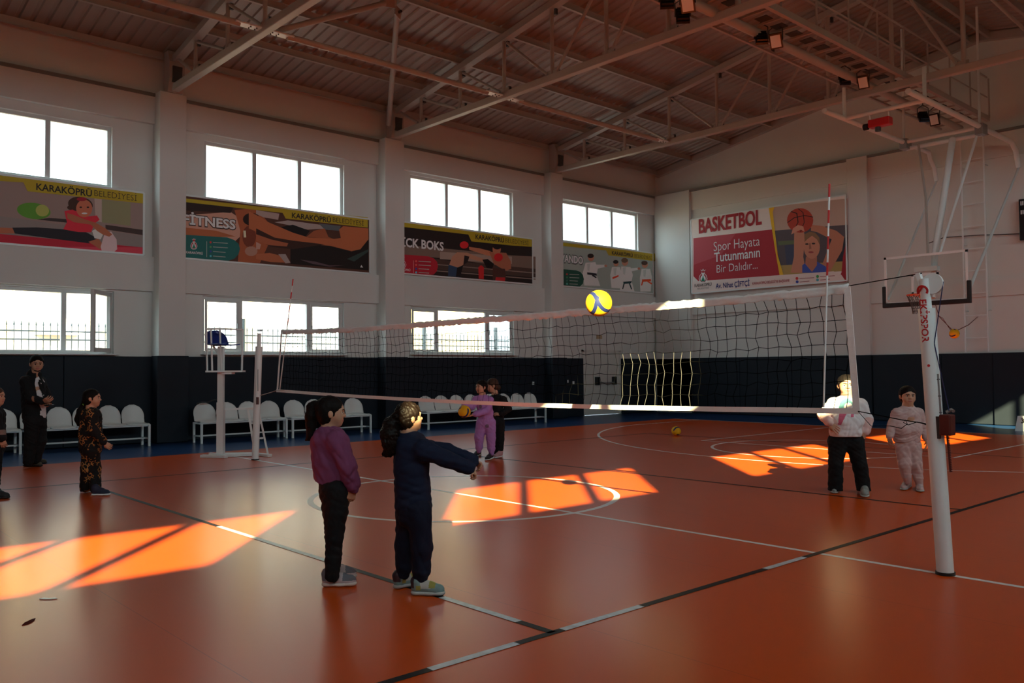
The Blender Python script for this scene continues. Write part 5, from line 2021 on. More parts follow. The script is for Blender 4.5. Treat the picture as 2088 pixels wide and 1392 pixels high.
    def finish(self, res, skin=None):
        V, Q = self.body.mesh(res, smooth=1)
        mi = self.paint_face(V, Q)
        o = mesh_obj('body', V, Q, [skin or MP['skin'], MP['lip'], MP['brow'], MP['eye'], MP['iris']], self.root, mi,
                     (np.array(self.extra_v), self.extra_f, self.extra_m))
        return o

    def garment(self, name, vol, m, res, fold=.004, fscale=38, seed=1, clip=None, paint=None, mats=None):
        V, Q = vol.mesh(res, fold=fold, fscale=fscale, seed=seed, smooth=1, clip=clip)
        mi = paint(V[Q].mean(1)) if paint else None
        return mesh_obj(name, V, Q, mats or m, self.root, mi)

    # ---- shoe: upper and sole along the foot
    def shoe(self, heel, toe, width, height, m_up, m_sole, res=.005, patches=None, laces=None, sole_h=.030, ankle_r=.042):
        heel, toe = np.asarray(heel, float).copy(), np.asarray(toe, float).copy()
        z0 = heel[2]
        d = toe - heel
        d[2] = 0
        ln = np.linalg.norm(d)
        d = d / ln
        s = np.cross(d, (0, 0, 1))
        up = np.array([0, 0, 1.0])
        R = np.stack([s, d, up])
        g = lambda y, z, x=0: heel + d * ln * y + up * z + s * x
        A = Vol(.02)
        hh = sole_h * .7
        A.limb(g(.16, hh + .020), g(.16, height - .01), width * .37, ankle_r, .02)
        A.limb(g(.17, hh + .020), g(.55, hh + .024), width * .38, width * .41, .02, flat=up, ratio=.9)
        A.limb(g(.22, height - .02), g(.60, hh + .035), ankle_r * .85, width * .36, .03)
        A.limb(g(.55, hh + .022), g(.80, hh + .016), width * .41, width * .39, .02, flat=up, ratio=.8)
        A.oval(g(.80, hh + .014), np.array([width * .41, ln * .185, .036]), R, .02)
        zc = z0 + hh
        V, Q = A.mesh(res, fold=.0012, fscale=70, seed=3, clip=lambda P: zc - P[..., 2])
        mi = None
        mats = [m_up]
        if patches:
            ctr = V[Q].mean(1)
            y = ((ctr - heel) @ d) / ln
            z = ctr[:, 2] - z0
            x = (ctr - heel) @ s
            mi = np.zeros(len(Q), np.int32)
            for (cond, mm) in patches:
                mats.append(mm)
                mi[cond(x / width, y, z)] = len(mats) - 1
        sh = mesh_obj('shoe', V, Q, mats, self.root, mi)
        S = Vol(.008)
        S.limb(g(.17, sole_h * .5), g(.55, sole_h * .5), width * .46, width * .44, .02, flat=up, ratio=sole_h * .5 / (width * .45))
        S.limb(g(.55, sole_h * .5), g(.81, sole_h * .5 + .003), width * .44, width * .49, .02, flat=up, ratio=sole_h * .5 / (width * .46))
        S.oval(g(.12, sole_h * .55), np.array([width * .44, ln * .125, sole_h * .55]), R, .01)
        S.oval(g(.84, sole_h * .55), np.array([width * .47, ln * .165, sole_h * .55]), R, .01)
        V, Q = S.mesh(min(res, .005), smooth=1, clip=lambda P: (z0 + .001) - P[..., 2])
        mesh_obj('sole', V, Q, m_sole, sh)
        if laces:
            mb = MB()
            for k in range(4):
                y = .36 + .075 * k
                zz = height - .012 - (height - hh - .07) * (k + .6) / 4.4
                mb.tube([g(y, zz - .010, -width * .27), g(y + .02, zz + .006, 0), g(y, zz - .010, width * .27)], .0045, 6)
            mb.tube([g(.34, height - .012, 0), g(.38, height + .012, width * .20), g(.44, height - .006, width * .30)], .004, 6)
            mb.tube([g(.34, height - .012, 0), g(.40, height + .010, -width * .18), g(.46, height - .012, -width * .26)], .004, 6)
            mb.build('laces', laces, sh)
        return sh


def pts(depth, lst):
    return [atd(x, y, depth + (d[0] if d else 0.0)) for x, y, *d in lst]


def flatdir(v):
    v = np.asarray(v, float) * np.array([1, 1, 0])
    return unit(v)


VR, VF = flatdir(RT), flatdir(FW)            # right of the photo, away from the camera
# ================================================= girl in the purple sweatshirt (side view, facing right)
base = at(690, 1196, 'z', 0)
D = depth_of(base)
px = D / FPX
J = lambda x, y, d=0.0: atd(x, y, D + d)
P1 = Person(base, 'girl in a purple sweatshirt and black trousers with a black ponytail')
face = unit(VR * .97 + VF * .22)
P1.head(J(676.5, 839.5), unit(face + np.array([0, 0, -.04])), 61 * px, neck=J(670, 884), neck_r=.046)
B = P1.body
shR, shL = J(688, 899, -.115), J(678, 897, .13)
elR, elL = J(708, 948, -.15), J(706, 946, .17)
wrR, wrL = J(722, 997, -.09), J(718, 996, .12)
hipR, hipL = J(686, 998, -.065), J(682, 998, .065)
knR, knL = J(682, 1095, -.05), J(682, 1090, .09)
anR, anL = J(677, 1178, -.035), J(679, 1168, .11)
B.chain([J(670, 884), J(672, 915), J(680, 960), J(684, 995)], [.055, .085, .080, .085], .04)
for a, b, c in ((shR, elR, wrR), (shL, elL, wrL)):
    B.chain([J(674, 895), a], [.05, .04], .03)
    B.chain([a, b, c], [.038, .031, .022], .015)
for a, b, c in ((hipR, knR, anR), (hipL, knL, anL)):
    B.chain([a, b, c], [.068, .046, .030], .02)
P1.hand(wrR, J(713, 1020, -.085) - wrR, -VR * .6 + VF * .8, .135, curl=.42, thumb_side=-1, wrist_r=.021)
P1.hand(wrL, J(712, 1016, .11) - wrL, -VR * .6 - VF * .8, .135, curl=.42, thumb_side=1, wrist_r=.021)
P1.finish(.004)
H = P1.L
P1.hair(MP['hair_black'], tail=[H(0, -.50, .22), J(642, 825), J(636, 830), J(634, 848), J(634.5, 868), J(633, 884), J(629, 893), J(624, 897)],
        tail_r=[.020, .026, .034, .038, .034, .026, .016, .005], res=.0042)
mb = MB().tube([J(645, 826) + .022 * (VF * math.cos(q) + np.array([0, 0, 1]) * math.sin(q)) for q in np.linspace(0, 2 * math.pi, 16, endpoint=False)], .007, 8, closed=True)
mb.build('hair_tie', M['black'], P1.root)
G = Vol(.03)
G.chain([J(669, 886), J(672, 903)], [.062, .100], .03)
G.limb(J(672, 905), J(677, 940), .126, .128, .03, flat=VF, ratio=1.05)
G.limb(J(677, 940), J(682, 968), .128, .126, .03)
G.limb(J(682, 968), J(684, 992), .128, .122, .02)
G.oval(J(655, 972), (.045, .06, .035), None, .03)
for a, b, c in ((shR, elR, wrR), (shL, elL, wrL)):
    G.chain([J(674, 900), a], [.085, .072], .035)
    G.limb(a, b, .066, .058, .025)
    G.limb(b, b + (c - b) * .85, .058, .046, .02)
    G.limb(b + (c - b) * .80, c, .047, .033, .012)
purple = cloth_mat('purple_sweat_fabric', (.19, .052, .125))
hz1 = J(684, 990)[2]
P1.garment('sweatshirt', G, purple, .005, clip=lambda P: hz1 - .035 * np.sin((P - base) @ VR * 14) * 0 + ((P - base) @ VR) * -.28 - P[..., 2], fold=.0055, fscale=40, seed=11)
mb = MB().tube([J(670, 881) + (.064 * VR * math.cos(q) + .064 * VF * math.sin(q)) + np.array([0, 0, -.010 * math.cos(q)]) for q in np.linspace(0, 2 * math.pi, 28, endpoint=False)], .011, 8, closed=True)
mb.build('ribbed_collar', purple, P1.root)
T = Vol(.03)
T.limb(J(684, 983), J(684, 1005), .112, .108, .03)
for a, b, c, s in ((hipR, knR, anR, -1), (hipL, knL, anL, 1)):
    m_ = a + (b - a) * .45
    T.limb(a, m_, .096, .079, .03)
    T.limb(m_, b, .079, .060, .02)
    T.limb(b, b + (c - b) * .5, .058, .053, .02)
    T.limb(b + (c - b) * .5, c + np.array([0, 0, .012]), .053, .044, .012)
blackcloth = cloth_mat('black_trouser_fabric', (.010, .010, .011))
P1.garment('trousers', T, blackcloth, .005, fold=.0042, fscale=42, seed=12)
pk = mat('pale_pink_mesh', (.50, .40, .39), .7, var=.1, vscale=60)
gy = mat('grey_suede', (.15, .145, .165), .8)
so = mat('off_white_rubber', (.60, .54, .49), .6, var=.12, vscale=20)
pat = [(lambda x, y, z: (y > .62) & (z > .045), gy), (lambda x, y, z: (y < .14) & (z > .045), gy), (lambda x, y, z: (y > .22) & (y < .42) & (z < .07) & (z > .04), gy)]
f0 = at(656, 1196, 'z', 0)
P1.shoe(f0 + VF * .01, at(727, 1194, 'z', 0) + VF * .0, .088, .098, pk, so, .0045, pat, pk, sole_h=.036)
P1.shoe(at(667, 1181, 'z', 0) + VF * .0, at(727, 1178, 'z', 0) + VF * .0, .085, .096, pk, so, .0055, pat, pk, sole_h=.036)

# ================================================= girl in navy, arms stretched out to bump the ball
base = at(850, 1209, 'z', 0)
D = depth_of(base)
px = D / FPX
P2 = Person(base, 'girl in navy stretching both arms forward, sunlit brown ponytail')
face = unit(VR * .86 + VF * .50)
P2.head(J(836, 849.5), unit(face + np.array([0, 0, .10])), 57 * px, neck=J(832, 893), neck_r=.045)
B = P2.body
shR, shL = J(862, 917, -.10), J(866, 915, .14)
elR, elL = J(907, 934, -.07), J(914, 922, .11)
wrR, wrL = J(955, 954, .02), J(962, 938, .085)
hipR, hipL = J(853, 1042, -.06), J(834, 1040, .07)
knR, knL = J(861, 1118, -.05), J(827, 1108, .10)
anR, anL = J(858, 1183, -.035), J(823, 1170, .12)
B.chain([J(832, 893), J(838, 930), J(842, 985), J(843, 1035)], [.055, .082, .082, .088], .04)
for a, b, c in ((shR, elR, wrR), (shL, elL, wrL)):
    B.chain([J(838, 905), a], [.05, .04], .03)
    B.chain([a, b, c], [.037, .030, .021], .015)
for a, b, c in ((hipR, knR, anR), (hipL, knL, anL)):
    B.chain([a, b, c], [.066, .045, .030], .02)
armd = unit(wrR - elR)
P2.hand(wrR, unit(armd + np.array([0, 0, -.22])), np.array([0, 0, -1.0]) + VF * .5, .125, curl=.85, thumb_side=-1, wrist_r=.020, thumb_curl=.6)
P2.hand(wrL, unit(armd + np.array([0, 0, -.05])), np.array([0, 0, -1.0]) - VF * .4, .125, curl=.75, thumb_side=1, wrist_r=.020, thumb_curl=.6)
P2.finish(.004)
H = P2.L
P2.hair(MP['hair_brown'], tail=[H(0, -.50, .10), J(803, 857, -.02), J(797, 866, -.03), J(795, 884, -.03), J(798, 902, -.03), J(797, 915, -.03), J(790, 923, -.03), J(783, 926, -.03)],
        tail_r=[.024, .036, .048, .060, .058, .044, .026, .010], res=.0042, fold=.006)
mb = MB().tube([J(805, 856, -.02) + .028 * (VF * math.cos(q) + np.array([0, 0, 1]) * math.sin(q)) for q in np.linspace(0, 2 * math.pi, 16, endpoint=False)], .007, 8, closed=True)
mb.build('hair_tie', M['black'], P2.root)
G = Vol(.03)
G.chain([J(832, 894), J(836, 908)], [.058, .095], .03)
G.limb(J(837, 912), J(839, 955), .112, .112, .03, flat=VF, ratio=1.1)
G.limb(J(839, 955), J(841, 990), .112, .108, .03)
G.limb(J(841, 990), J(843, 1026), .112, .122, .03)
for a, b, c in ((shR, elR, wrR), (shL, elL, wrL)):
    G.chain([J(840, 912), a], [.085, .064], .04)
    G.limb(a, b, .064, .052, .025)
    G.limb(b, c, .052, .046, .02)
navy = cloth_mat('navy_sweat_fabric', (.009, .014, .036))
zh = J(843, 1037)[2]
P2.garment('long_top', G, navy, .005, fold=.0045, fscale=38, seed=21, clip=lambda P: zh - P[..., 2])
hem = MB()
mb = MB().tube([J(832, 890) + (.060 * VR * math.cos(q) + .060 * VF * math.sin(q)) + np.array([0, 0, -.006 * math.cos(q)]) for q in np.linspace(0, 2 * math.pi, 28, endpoint=False)], .008, 8, closed=True)
mb.build('collar', navy, P2.root)
T = Vol(.028)
T.limb(J(843, 1030), J(844, 1046), .114, .108, .03)
for a, b, c in ((hipR, knR, anR), (hipL, knL, anL)):
    T.limb(a, b, .086, .066, .025)
    T.limb(b, b + (c - b) * .72, .066, .058, .02)
    T.limb(b + (c - b) * .72, b + (c - b) * .86, .058, .044, .012)
    T.limb(b + (c - b) * .86, c + np.array([0, 0, .005]), .040, .040, .008)
P2.garment('joggers', T, cloth_mat('navy_jogger_fabric', (.008, .010, .024)), .005, fold=.005, fscale=42, seed=22)
tl = mat('teal_mesh', (.17, .27, .27), .7, var=.1, vscale=60)
ol = mat('olive_suede', (.30, .27, .06), .8)
wh = mat('greyed_white_leather', (.42, .41, .38), .6)
bd_ = mat('dark_plum_heel', (.035, .02, .03), .5)
so2 = mat('worn_grey_rubber', (.40, .42, .40), .6, var=.12, vscale=20)
pat = [(lambda x, y, z: (y > .30) & (y < .62) & (z > .05), wh), (lambda x, y, z: (y > .56) & (y < .74) & (z > .055), ol), (lambda x, y, z: (y > .18) & (y < .32) & (z > .04) & (z < .07), ol),
       (lambda x, y, z: (y < .12) & (z > .05), bd_)]
P2.shoe(at(839, 1212, 'z', 0), at(907, 1214, 'z', 0), .085, .098, tl, so2, .0045, pat, wh, sole_h=.034)
P2.shoe(at(804, 1201, 'z', 0), at(856, 1190, 'z', 0), .085, .098, tl, so2, .0045, pat, wh, sole_h=.034)
def simple_sleeves(G, pairs, chest, r0=.06, r1=.05, r2=.042, cuff=True):
    for a, b, c in pairs:
        G.chain([chest, a], [r0 * 1.1, r0], .035)
        G.limb(a, b, r0 * .95, r1, .022)
        G.limb(b, b + (c - b) * .86, r1, r2, .018)
        if cuff:
            G.limb(b + (c - b) * .84, c, r2 * .9, .030, .01)


def simple_trousers(T, waist, hips, legs, rw, r1, r2, r3, gather=True):
    T.limb(waist, (hips[0] + hips[1]) / 2, rw, rw, .03, flat=None)
    for h, k, a in legs:
        T.limb(h, k, r1, r2, .025)
        if gather:
            T.limb(k, k + (a - k) * .72, r2, r3, .02)
            T.limb(k + (a - k) * .72, a, r3, .038, .012)
        else:
            T.limb(k, a, r2, r3, .02)


# ================================================= girl in lilac holding a ball
base = at(988, 936, 'z', 0)
D = depth_of(base)
px = D / FPX
P3 = Person(base, 'girl in a lilac tracksuit holding a ball at her waist')
face = unit(-VR * .72 - VF * .68)
P3.head(J(981, 788.5), face, 27 * px, neck=J(984, 808), neck_r=.046)
B = P3.body
shR, shL = J(971, 815, .03), J(999, 816, -.03)
elR, elL = J(962, 829, -.06), J(994, 837, -.10)
wrR, wrL = J(945, 826.5, -.16), J(966, 845, -.22)
hipR, hipL = J(983, 862), J(999, 862)
knR, knL = J(977, 890, -.02), J(1001, 892, -.02)
anR, anL = J(977, 919), J(1002, 924, -.03)
B.chain([J(984, 808), J(986, 825), J(991, 855)], [.055, .085, .085], .04)
for a, b, c in ((shR, elR, wrR), (shL, elL, wrL)):
    B.chain([J(985, 814), a], [.05, .04], .03)
    B.chain([a, b, c], [.038, .031, .022], .015)
for a, b, c in ((hipR, knR, anR), (hipL, knL, anL)):
    B.chain([a, b, c], [.066, .046, .030], .02)
bc = J(947, 839, -.22)
P3.hand(wrR, unit(J(941, 828, -.20) - wrR), bc - wrR, .135, curl=.32, thumb_side=1, wrist_r=.021)
P3.hand(wrL, unit(J(955, 850, -.22) - wrL), bc - wrL, .135, curl=.32, thumb_side=-1, wrist_r=.021)
P3.finish(.006)
P3.hair(MP['hair_black'], tail=[P3.L(.15, -.40, .1), P3.L(.25, -.42, -.2), P3.L(.30, -.40, -.6), P3.L(.30, -.38, -.85)], tail_r=[.05, .055, .045, .015], res=.006, fringe=-.02)
lil = cloth_mat('lilac_fleece', (.40, .20, .50))
G = Vol(.03)
G.chain([J(984, 809), J(985, 816)], [.060, .105], .03)
G.limb(J(986, 820), J(990, 843), .130, .125, .03, flat=VF, ratio=.85)
G.limb(J(990, 843), J(992, 851), .128, .112, .02)
simple_sleeves(G, ((shR, elR, wrR), (shL, elL, wrL)), J(985, 818), .064, .056, .050)
dk = mat('dark_chest_print', (.16, .10, .17), .8)
P3.garment('sweatshirt', G, lil, .0065, fold=.0055, fscale=46, seed=31, mats=[lil, dk],
           paint=lambda c: ((np.linalg.norm(c - J(978, 819, -.12), axis=1) < .03) | (np.linalg.norm(c - J(979, 829, -.12), axis=1) < .035)).astype(np.int32))
T = Vol(.028)
simple_trousers(T, J(991, 850), (hipR, hipL), ((hipR, knR, anR), (hipL, knL, anL)), .115, .098, .075, .060)
P3.garment('joggers', T, lil, .0065, fold=.0055, fscale=48, seed=32, mats=[lil, dk],
           paint=lambda c: (np.linalg.norm(c - J(993, 868, -.10), axis=1) < .035).astype(np.int32))
bs = mat('black_knit_shoe', (.02, .018, .02), .7)
P3.shoe(at(979, 927, 'z', 0), at(966, 932, 'z', 0) - VF * .05, .085, .095, bs, M['white_metal'], .006)
P3.shoe(at(1004, 934, 'z', 0), at(991, 939, 'z', 0) - VF * .05, .085, .095, bs, M['white_metal'], .006)
ball(bc, .104, (.4, 2.2, .3), 'yellow and navy volleyball held by the girl in lilac')

# ================================================= girl in black behind her
base = at(1015, 931, 'z', 0)
D = depth_of(base)
px = D / FPX
P4 = Person(base, 'girl in black with a brown hair bun, standing behind the girl in lilac')
face = unit(-VR * .85 - VF * .25)
P4.head(J(1003, 785.5), unit(face + np.array([0, 0, -.25])), 27 * px, neck=J(1010, 805), neck_r=.046)
B = P4.body
shR, shL = J(1004, 813, .12), J(1026, 815, -.08)
elR, elL = J(1003, 835, .12), J(1037, 833, -.05)
wrR, wrL = J(1005, 846, .02), J(1020, 845, -.12)
hipR, hipL = J(1010, 862, .04), J(1019, 862, -.04)
knR, knL = J(1010, 892, .04), J(1020, 893, -.04)
anR, anL = J(1010, 921, .04), J(1020, 922, -.04)
B.chain([J(1010, 805), J(1014, 825), J(1014, 856)], [.055, .085, .085], .04)
for a, b, c in ((shR, elR, wrR), (shL, elL, wrL)):
    B.chain([J(1012, 812), a], [.05, .04], .03)
    B.chain([a, b, c], [.038, .031, .022], .015)
for a, b, c in ((hipR, knR, anR), (hipL, knL, anL)):
    B.chain([a, b, c], [.066, .046, .030], .02)
P4.hand(wrL, J(1010, 843, -.14) - wrL, np.array([0, 0, -1.]) + VF, .13, curl=.5, thumb_side=-1, wrist_r=.021)
P4.hand(wrR, J(1000, 848, -.02) - wrR, np.array([0, 0, -1.]) - VF, .13, curl=.5, thumb_side=1, wrist_r=.021)
P4.finish(.006)
P4.hair(MP['hair_mid'], res=.006, bun=(J(1016, 790), .042))
MB().tube([J(1013.5, 788) + .026 * (VF * math.cos(q) + np.array([0, 0, 1]) * math.sin(q)) for q in np.linspace(0, 2 * math.pi, 14, endpoint=False)], .010, 8, closed=True).build('hair_tie', M['white_cloth'], P4.root)
G = Vol(.03)
G.chain([J(1010, 806), J(1012, 814)], [.060, .100], .03)
G.limb(J(1013, 818), J(1014, 854), .115, .110, .03, flat=VF, ratio=1.0)
simple_sleeves(G, ((shR, elR, wrR), (shL, elL, wrL)), J(1013, 815), .062, .054, .046)
P4.garment('hoodie', G, blackcloth, .0065, fold=.0055, fscale=46, seed=41)
T = Vol(.028)
simple_trousers(T, J(1014, 852), (hipR, hipL), ((hipR, knR, anR), (hipL, knL, anL)), .105, .085, .066, .050)
P4.garment('trousers', T, blackcloth, .0065, fold=.0055, fscale=48, seed=42)
pks = mat('pink_knit_shoe', (.50, .26, .27), .7)
P4.shoe(at(1023, 931, 'z', 0), at(1009, 933, 'z', 0) - VF * .1, .085, .095, pks, M['white_metal'], .006)
P4.shoe(at(1014, 927, 'z', 0), at(999, 929, 'z', 0), .085, .095, pks, M['white_metal'], .006)

# ================================================= sunlit girl in the white top
base = at(1735, 1004, 'z', 0)
D = depth_of(base)
px = D / FPX
P5 = Person(base, 'girl in a white printed top and wide black trousers, face lit by the sun')
face = unit(-VF * .97 - VR * .22)
P5.head(J(1726.5, 784.5), face, 40 * px, neck=J(1727, 812), neck_r=.060, wide=1.16)
B = P5.body
shR, shL = J(1699, 824), J(1755, 825)
elR, elL = J(1679, 846, -.02), J(1768, 856)
wrR, wrL = J(1692, 863, -.13), J(1765, 881, -.04)
hipR, hipL = J(1709, 900), J(1742, 900)
knR, knL = J(1704, 945, -.03), J(1754, 950, -.05)
anR, anL = J(1703, 990), J(1763, 998, -.02)
B.chain([J(1727, 812), J(1726, 835), J(1724, 880)], [.07, .11, .12], .05)
for a, b, c in ((shR, elR, wrR), (shL, elL, wrL)):
    B.chain([J(1727, 822), a], [.06, .05], .03)
    B.chain([a, b, c], [.046, .038, .027], .015)
for a, b, c in ((hipR, knR, anR), (hipL, knL, anL)):
    B.chain([a, b, c], [.085, .056, .034], .02)
P5.hand(wrR, J(1703, 873, -.16) - wrR, VF + VR * .2, .150, curl=.16, thumb_side=-1, wrist_r=.026, spread=.3)
P5.hand(wrL, J(1758, 893, -.08) - wrL, VF * .8 - VR * .6, .150, curl=.40, thumb_side=1, wrist_r=.026)
P5.finish(.005)
P5.hair(MP['hair_black'], tail=[P5.L(0, -.45, .0), P5.L(.02, -.5, -.4), P5.L(.02, -.46, -.7)], tail_r=[.05, .04, .01], res=.006)
G = Vol(.035)
G.chain([J(1727, 809), J(1727, 822)], [.068, .105], .035)
G.limb(J(1716, 838), J(1736, 838), .128, .128, .04, flat=VF, ratio=.85)
G.limb(J(1715, 858, -.02), J(1735, 858, -.02), .142, .140, .04, flat=VF, ratio=1.05)
G.limb(J(1716, 880, -.02), J(1732, 880, -.02), .138, .138, .03, flat=VF, ratio=1.0)
G.limb(J(1714, 830), J(1725, 872, -.02), .12, .14, .04)
for a, b, c in ((shR, elR, wrR), (shL, elL, wrL)):
    G.chain([J(1727, 826), a], [.095, .070], .04)
    G.limb(a, b, .072, .062, .025)
    G.limb(b, b + (c - b) * .9, .068, .046, .02)
    G.limb(b + (c - b) * .86, c, .045, .036, .01)
whc = cloth_mat('white_jersey', (.74, .72, .73), var=.03)
pkc = cloth_mat('pink_jersey', (.72, .50, .47), var=.03)
teal = mat('teal_print', (.05, .16, .19), .8)
rose = mat('rose_print', (.62, .12, .20), .8)
cream = mat('cream_print', (.72, .62, .55), .8)


def wpaint(c):
    mi = np.zeros(len(c), np.int32)
    for a, b, w in ((shR, elR, wrR), (shL, elL, wrL)):
        u_ = unit(b - a); v_ = unit(w - b)
        low = (((c - b) @ v_) > -.02) & (np.linalg.norm(c - b - np.clip((c - b) @ v_, 0, 1)[:, None] * v_, axis=1) < .085)
        mi[low] = 1
    x = (c - CAM) @ RT / ((c - CAM) @ FW) * FPX + 1044
    y = 696 - (c - CAM) @ UP / ((c - CAM) @ FW) * FPX
    fr_ = ((c - J(1726, 840)) @ VF) < -.02
    arch = fr_ & (((x - 1726) / 16) ** 2 + ((y - 833) / 21) ** 2 < 1) & (y < 836 + 0 * x) & ~((((x - 1730) / 9) ** 2 + ((y - 830) / 9) ** 2 < 1))
    side_ = fr_ & (x > 1711) & (x < 1719) & (y > 826) & (y < 840)
    mi[(arch | side_) & (mi == 0)] = 2
    facep = fr_ & (((x - 1730) / 8) ** 2 + ((y - 829) / 8) ** 2 < 1)
    mi[facep & (mi == 0)] = 4
    r1 = fr_ & (x > 1711 + (y - 842) * -.1) & (x < 1727 - (y - 842) * .5) & (y > 842) & (y < 866)
    r2 = fr_ & (x > 1735) & (x < 1741) & (y > 842) & (y < 850)
    mi[(r1 | r2) & (mi == 0)] = 3
    return mi


hz5 = J(1724, 889)[2]
P5.garment('printed_top', G, whc, .006, clip=lambda P: hz5 - P[..., 2], fold=.0055, fscale=42, seed=51, mats=[whc, pkc, teal, rose, cream], paint=wpaint)
T = Vol(.03)
T.limb(J(1713, 886), J(1737, 886), .115, .115, .03)
T.limb(J(1710, 900), J(1740, 900), .112, .112, .03)
for a, b, c in ((hipR, knR, anR), (hipL, knL, anL)):
    T.limb(a, b, .108, .080, .03)
    T.limb(b, c - np.array([0, 0, .10]), .078, .080, .02)
P5.garment('wide_trousers', T, blackcloth, .006, clip=lambda P: .028 - P[..., 2], fold=.0055, fscale=40, seed=52)
gsh = mat('grey_canvas_shoe', (.26, .27, .25), .8)
P5.shoe(at(1703, 994, 'z', 0), at(1705, 1007, 'z', 0) - VR * .02, .10, .095, gsh, so2, .006)
P5.shoe(at(1763, 1001, 'z', 0), at(1764, 1015, 'z', 0), .10, .095, gsh, so2, .006)

# ================================================= girl in pale pink
base = at(1858, 999, 'z', 0)
D = depth_of(base)
px = D / FPX
P6 = Person(base, 'girl in a pale pink tracksuit standing still beside the thick right post')
face = unit(-VF * .97 - VR * .10)
P6.head(J(1851, 806.5), face, 38 * px, neck=J(1851, 831), neck_r=.050, wide=1.06)
B = P6.body
shR, shL = J(1829.5, 843), J(1872.5, 843)
elR, elL = J(1819, 868, .0), J(1884, 870, .0)
wrR, wrL = J(1814, 890, -.04), J(1889, 894, -.04)
hipR, hipL = J(1841, 908), J(1862, 908)
knR, knL = J(1844, 945, -.03), J(1868, 946, -.03)
anR, anL = J(1850, 980), J(1874, 984, -.02)
B.chain([J(1851, 831), J(1850, 850), J(1850, 895)], [.06, .095, .10], .05)
for a, b, c in ((shR, elR, wrR), (shL, elL, wrL)):
    B.chain([J(1851, 838), a], [.055, .045], .03)
    B.chain([a, b, c], [.040, .034, .024], .015)
for a, b, c in ((hipR, knR, anR), (hipL, knL, anL)):
    B.chain([a, b, c], [.075, .050, .032], .02)
P6.hand(wrR, J(1816, 904, -.06) - wrR, VF * .5 + VR, .140, curl=.25, thumb_side=-1, wrist_r=.023)
P6.hand(wrL, J(1890, 906, -.06) - wrL, VF * .5 - VR, .140, curl=.25, thumb_side=1, wrist_r=.023)
P6.finish(.005)
P6.hair(MP['hair_black'], tail=[P6.L(0, -.45, -.1), P6.L(-.18, -.40, -.42), P6.L(-.26, -.36, -.7)], tail_r=[.05, .045, .012], res=.006, fringe=-.03, side=-.02)
pink = cloth_mat('pale_pink_fleece', (.56, .40, .38), var=.04)
G = Vol(.035)
G.chain([J(1851, 829), J(1851, 840)], [.058, .098], .035)
G.limb(J(1842, 852), J(1858, 852), .112, .112, .04, flat=VF, ratio=.85)
G.limb(J(1841, 875, -.02), J(1858, 875, -.02), .118, .118, .04, flat=VF, ratio=1.0)
G.limb(J(1842, 892), J(1856, 893), .114, .112, .03)
for a, b, c in ((shR, elR, wrR), (shL, elL, wrL)):
    G.chain([J(1851, 842), a], [.085, .060], .04)
    G.limb(a, b, .062, .053, .025)
    G.limb(b, b + (c - b) * .88, .053, .042, .02)
    G.limb(b + (c - b) * .84, c, .042, .033, .01)
hz6 = J(1850, 901)[2]
P6.garment('sweatshirt', G, pink, .006, clip=lambda P: hz6 - P[..., 2], fold=.0055, fscale=44, seed=61)
T = Vol(.028)
simple_trousers(T, J(1850, 895), (hipR, hipL), ((hipR, knR, anR), (hipL, knL, anL)), .112, .092, .068, .052)
P6.garment('joggers', T, pink, .006, fold=.0055, fscale=46, seed=62)
pps = mat('pale_pink_shoe', (.50, .36, .34), .7)
P6.shoe(at(1854, 991, 'z', 0), at(1841, 1000, 'z', 0), .09, .095, pps, so2, .006)
P6.shoe(at(1874, 994, 'z', 0), at(1877, 1004, 'z', 0), .09, .095, pps, so2, .006)

# ================================================= child in the patterned tracksuit
base = at(190, 1008, 'z', 0)
D = depth_of(base)
px = D / FPX
P7 = Person(base, 'child in a dark chain-patterned tracksuit with a ponytail in a green tie')
face = unit(VR * .97 + VF * .20)
P7.head(J(189, 811), face, 35 * px, neck=J(185, 835), neck_r=.047)
B = P7.body
shR, shL = J(187, 847, -.12), J(187, 846, .12)
elR, elL = J(193, 880, -.15), J(196, 878, .14)
wrR, wrL = J(213, 902, -.10), J(200, 905, .14)
hipR, hipL = J(185, 915, -.06), J(184, 915, .06)
knR, knL = J(178, 955, -.03), J(192, 955, .06)
anR, anL = J(174, 992, .05), J(195, 996, -.03)
B.chain([J(185, 835), J(185, 860), J(185, 908)], [.055, .088, .088], .04)
for a, b, c in ((shR, elR, wrR), (shL, elL, wrL)):
    B.chain([J(186, 843), a], [.05, .04], .03)
    B.chain([a, b, c], [.038, .031, .022], .015)
for a, b, c in ((hipR, knL, anL), (hipL, knR, anR)):
    B.chain([a, b, c], [.068, .046, .030], .02)
P7.hand(wrR, J(224, 911, -.09) - wrR, -VR * .2 + VF, .135, curl=.5, thumb_side=-1, wrist_r=.022)
P7.hand(wrL, J(202, 920, .14) - wrL, -VR * .2 - VF, .135, curl=.3, thumb_side=1, wrist_r=.022)
P7.finish(.0055)
P7.hair(MP['hair_black'], tail=[P7.L(0, -.44, -.12), J(171, 824), J(165, 838), J(161, 855), J(160, 866)], tail_r=[.028, .030, .046, .050, .018], res=.006)
MB().tube([J(172, 823.5) + .027 * (VF * math.cos(q) + np.array([0, 0, 1]) * math.sin(q)) for q in np.linspace(0, 2 * math.pi, 14, endpoint=False)], .010, 8, closed=True).build(
    'hair_tie', mat('neon_green_elastic', (.25, .85, .12), .5), P7.root)


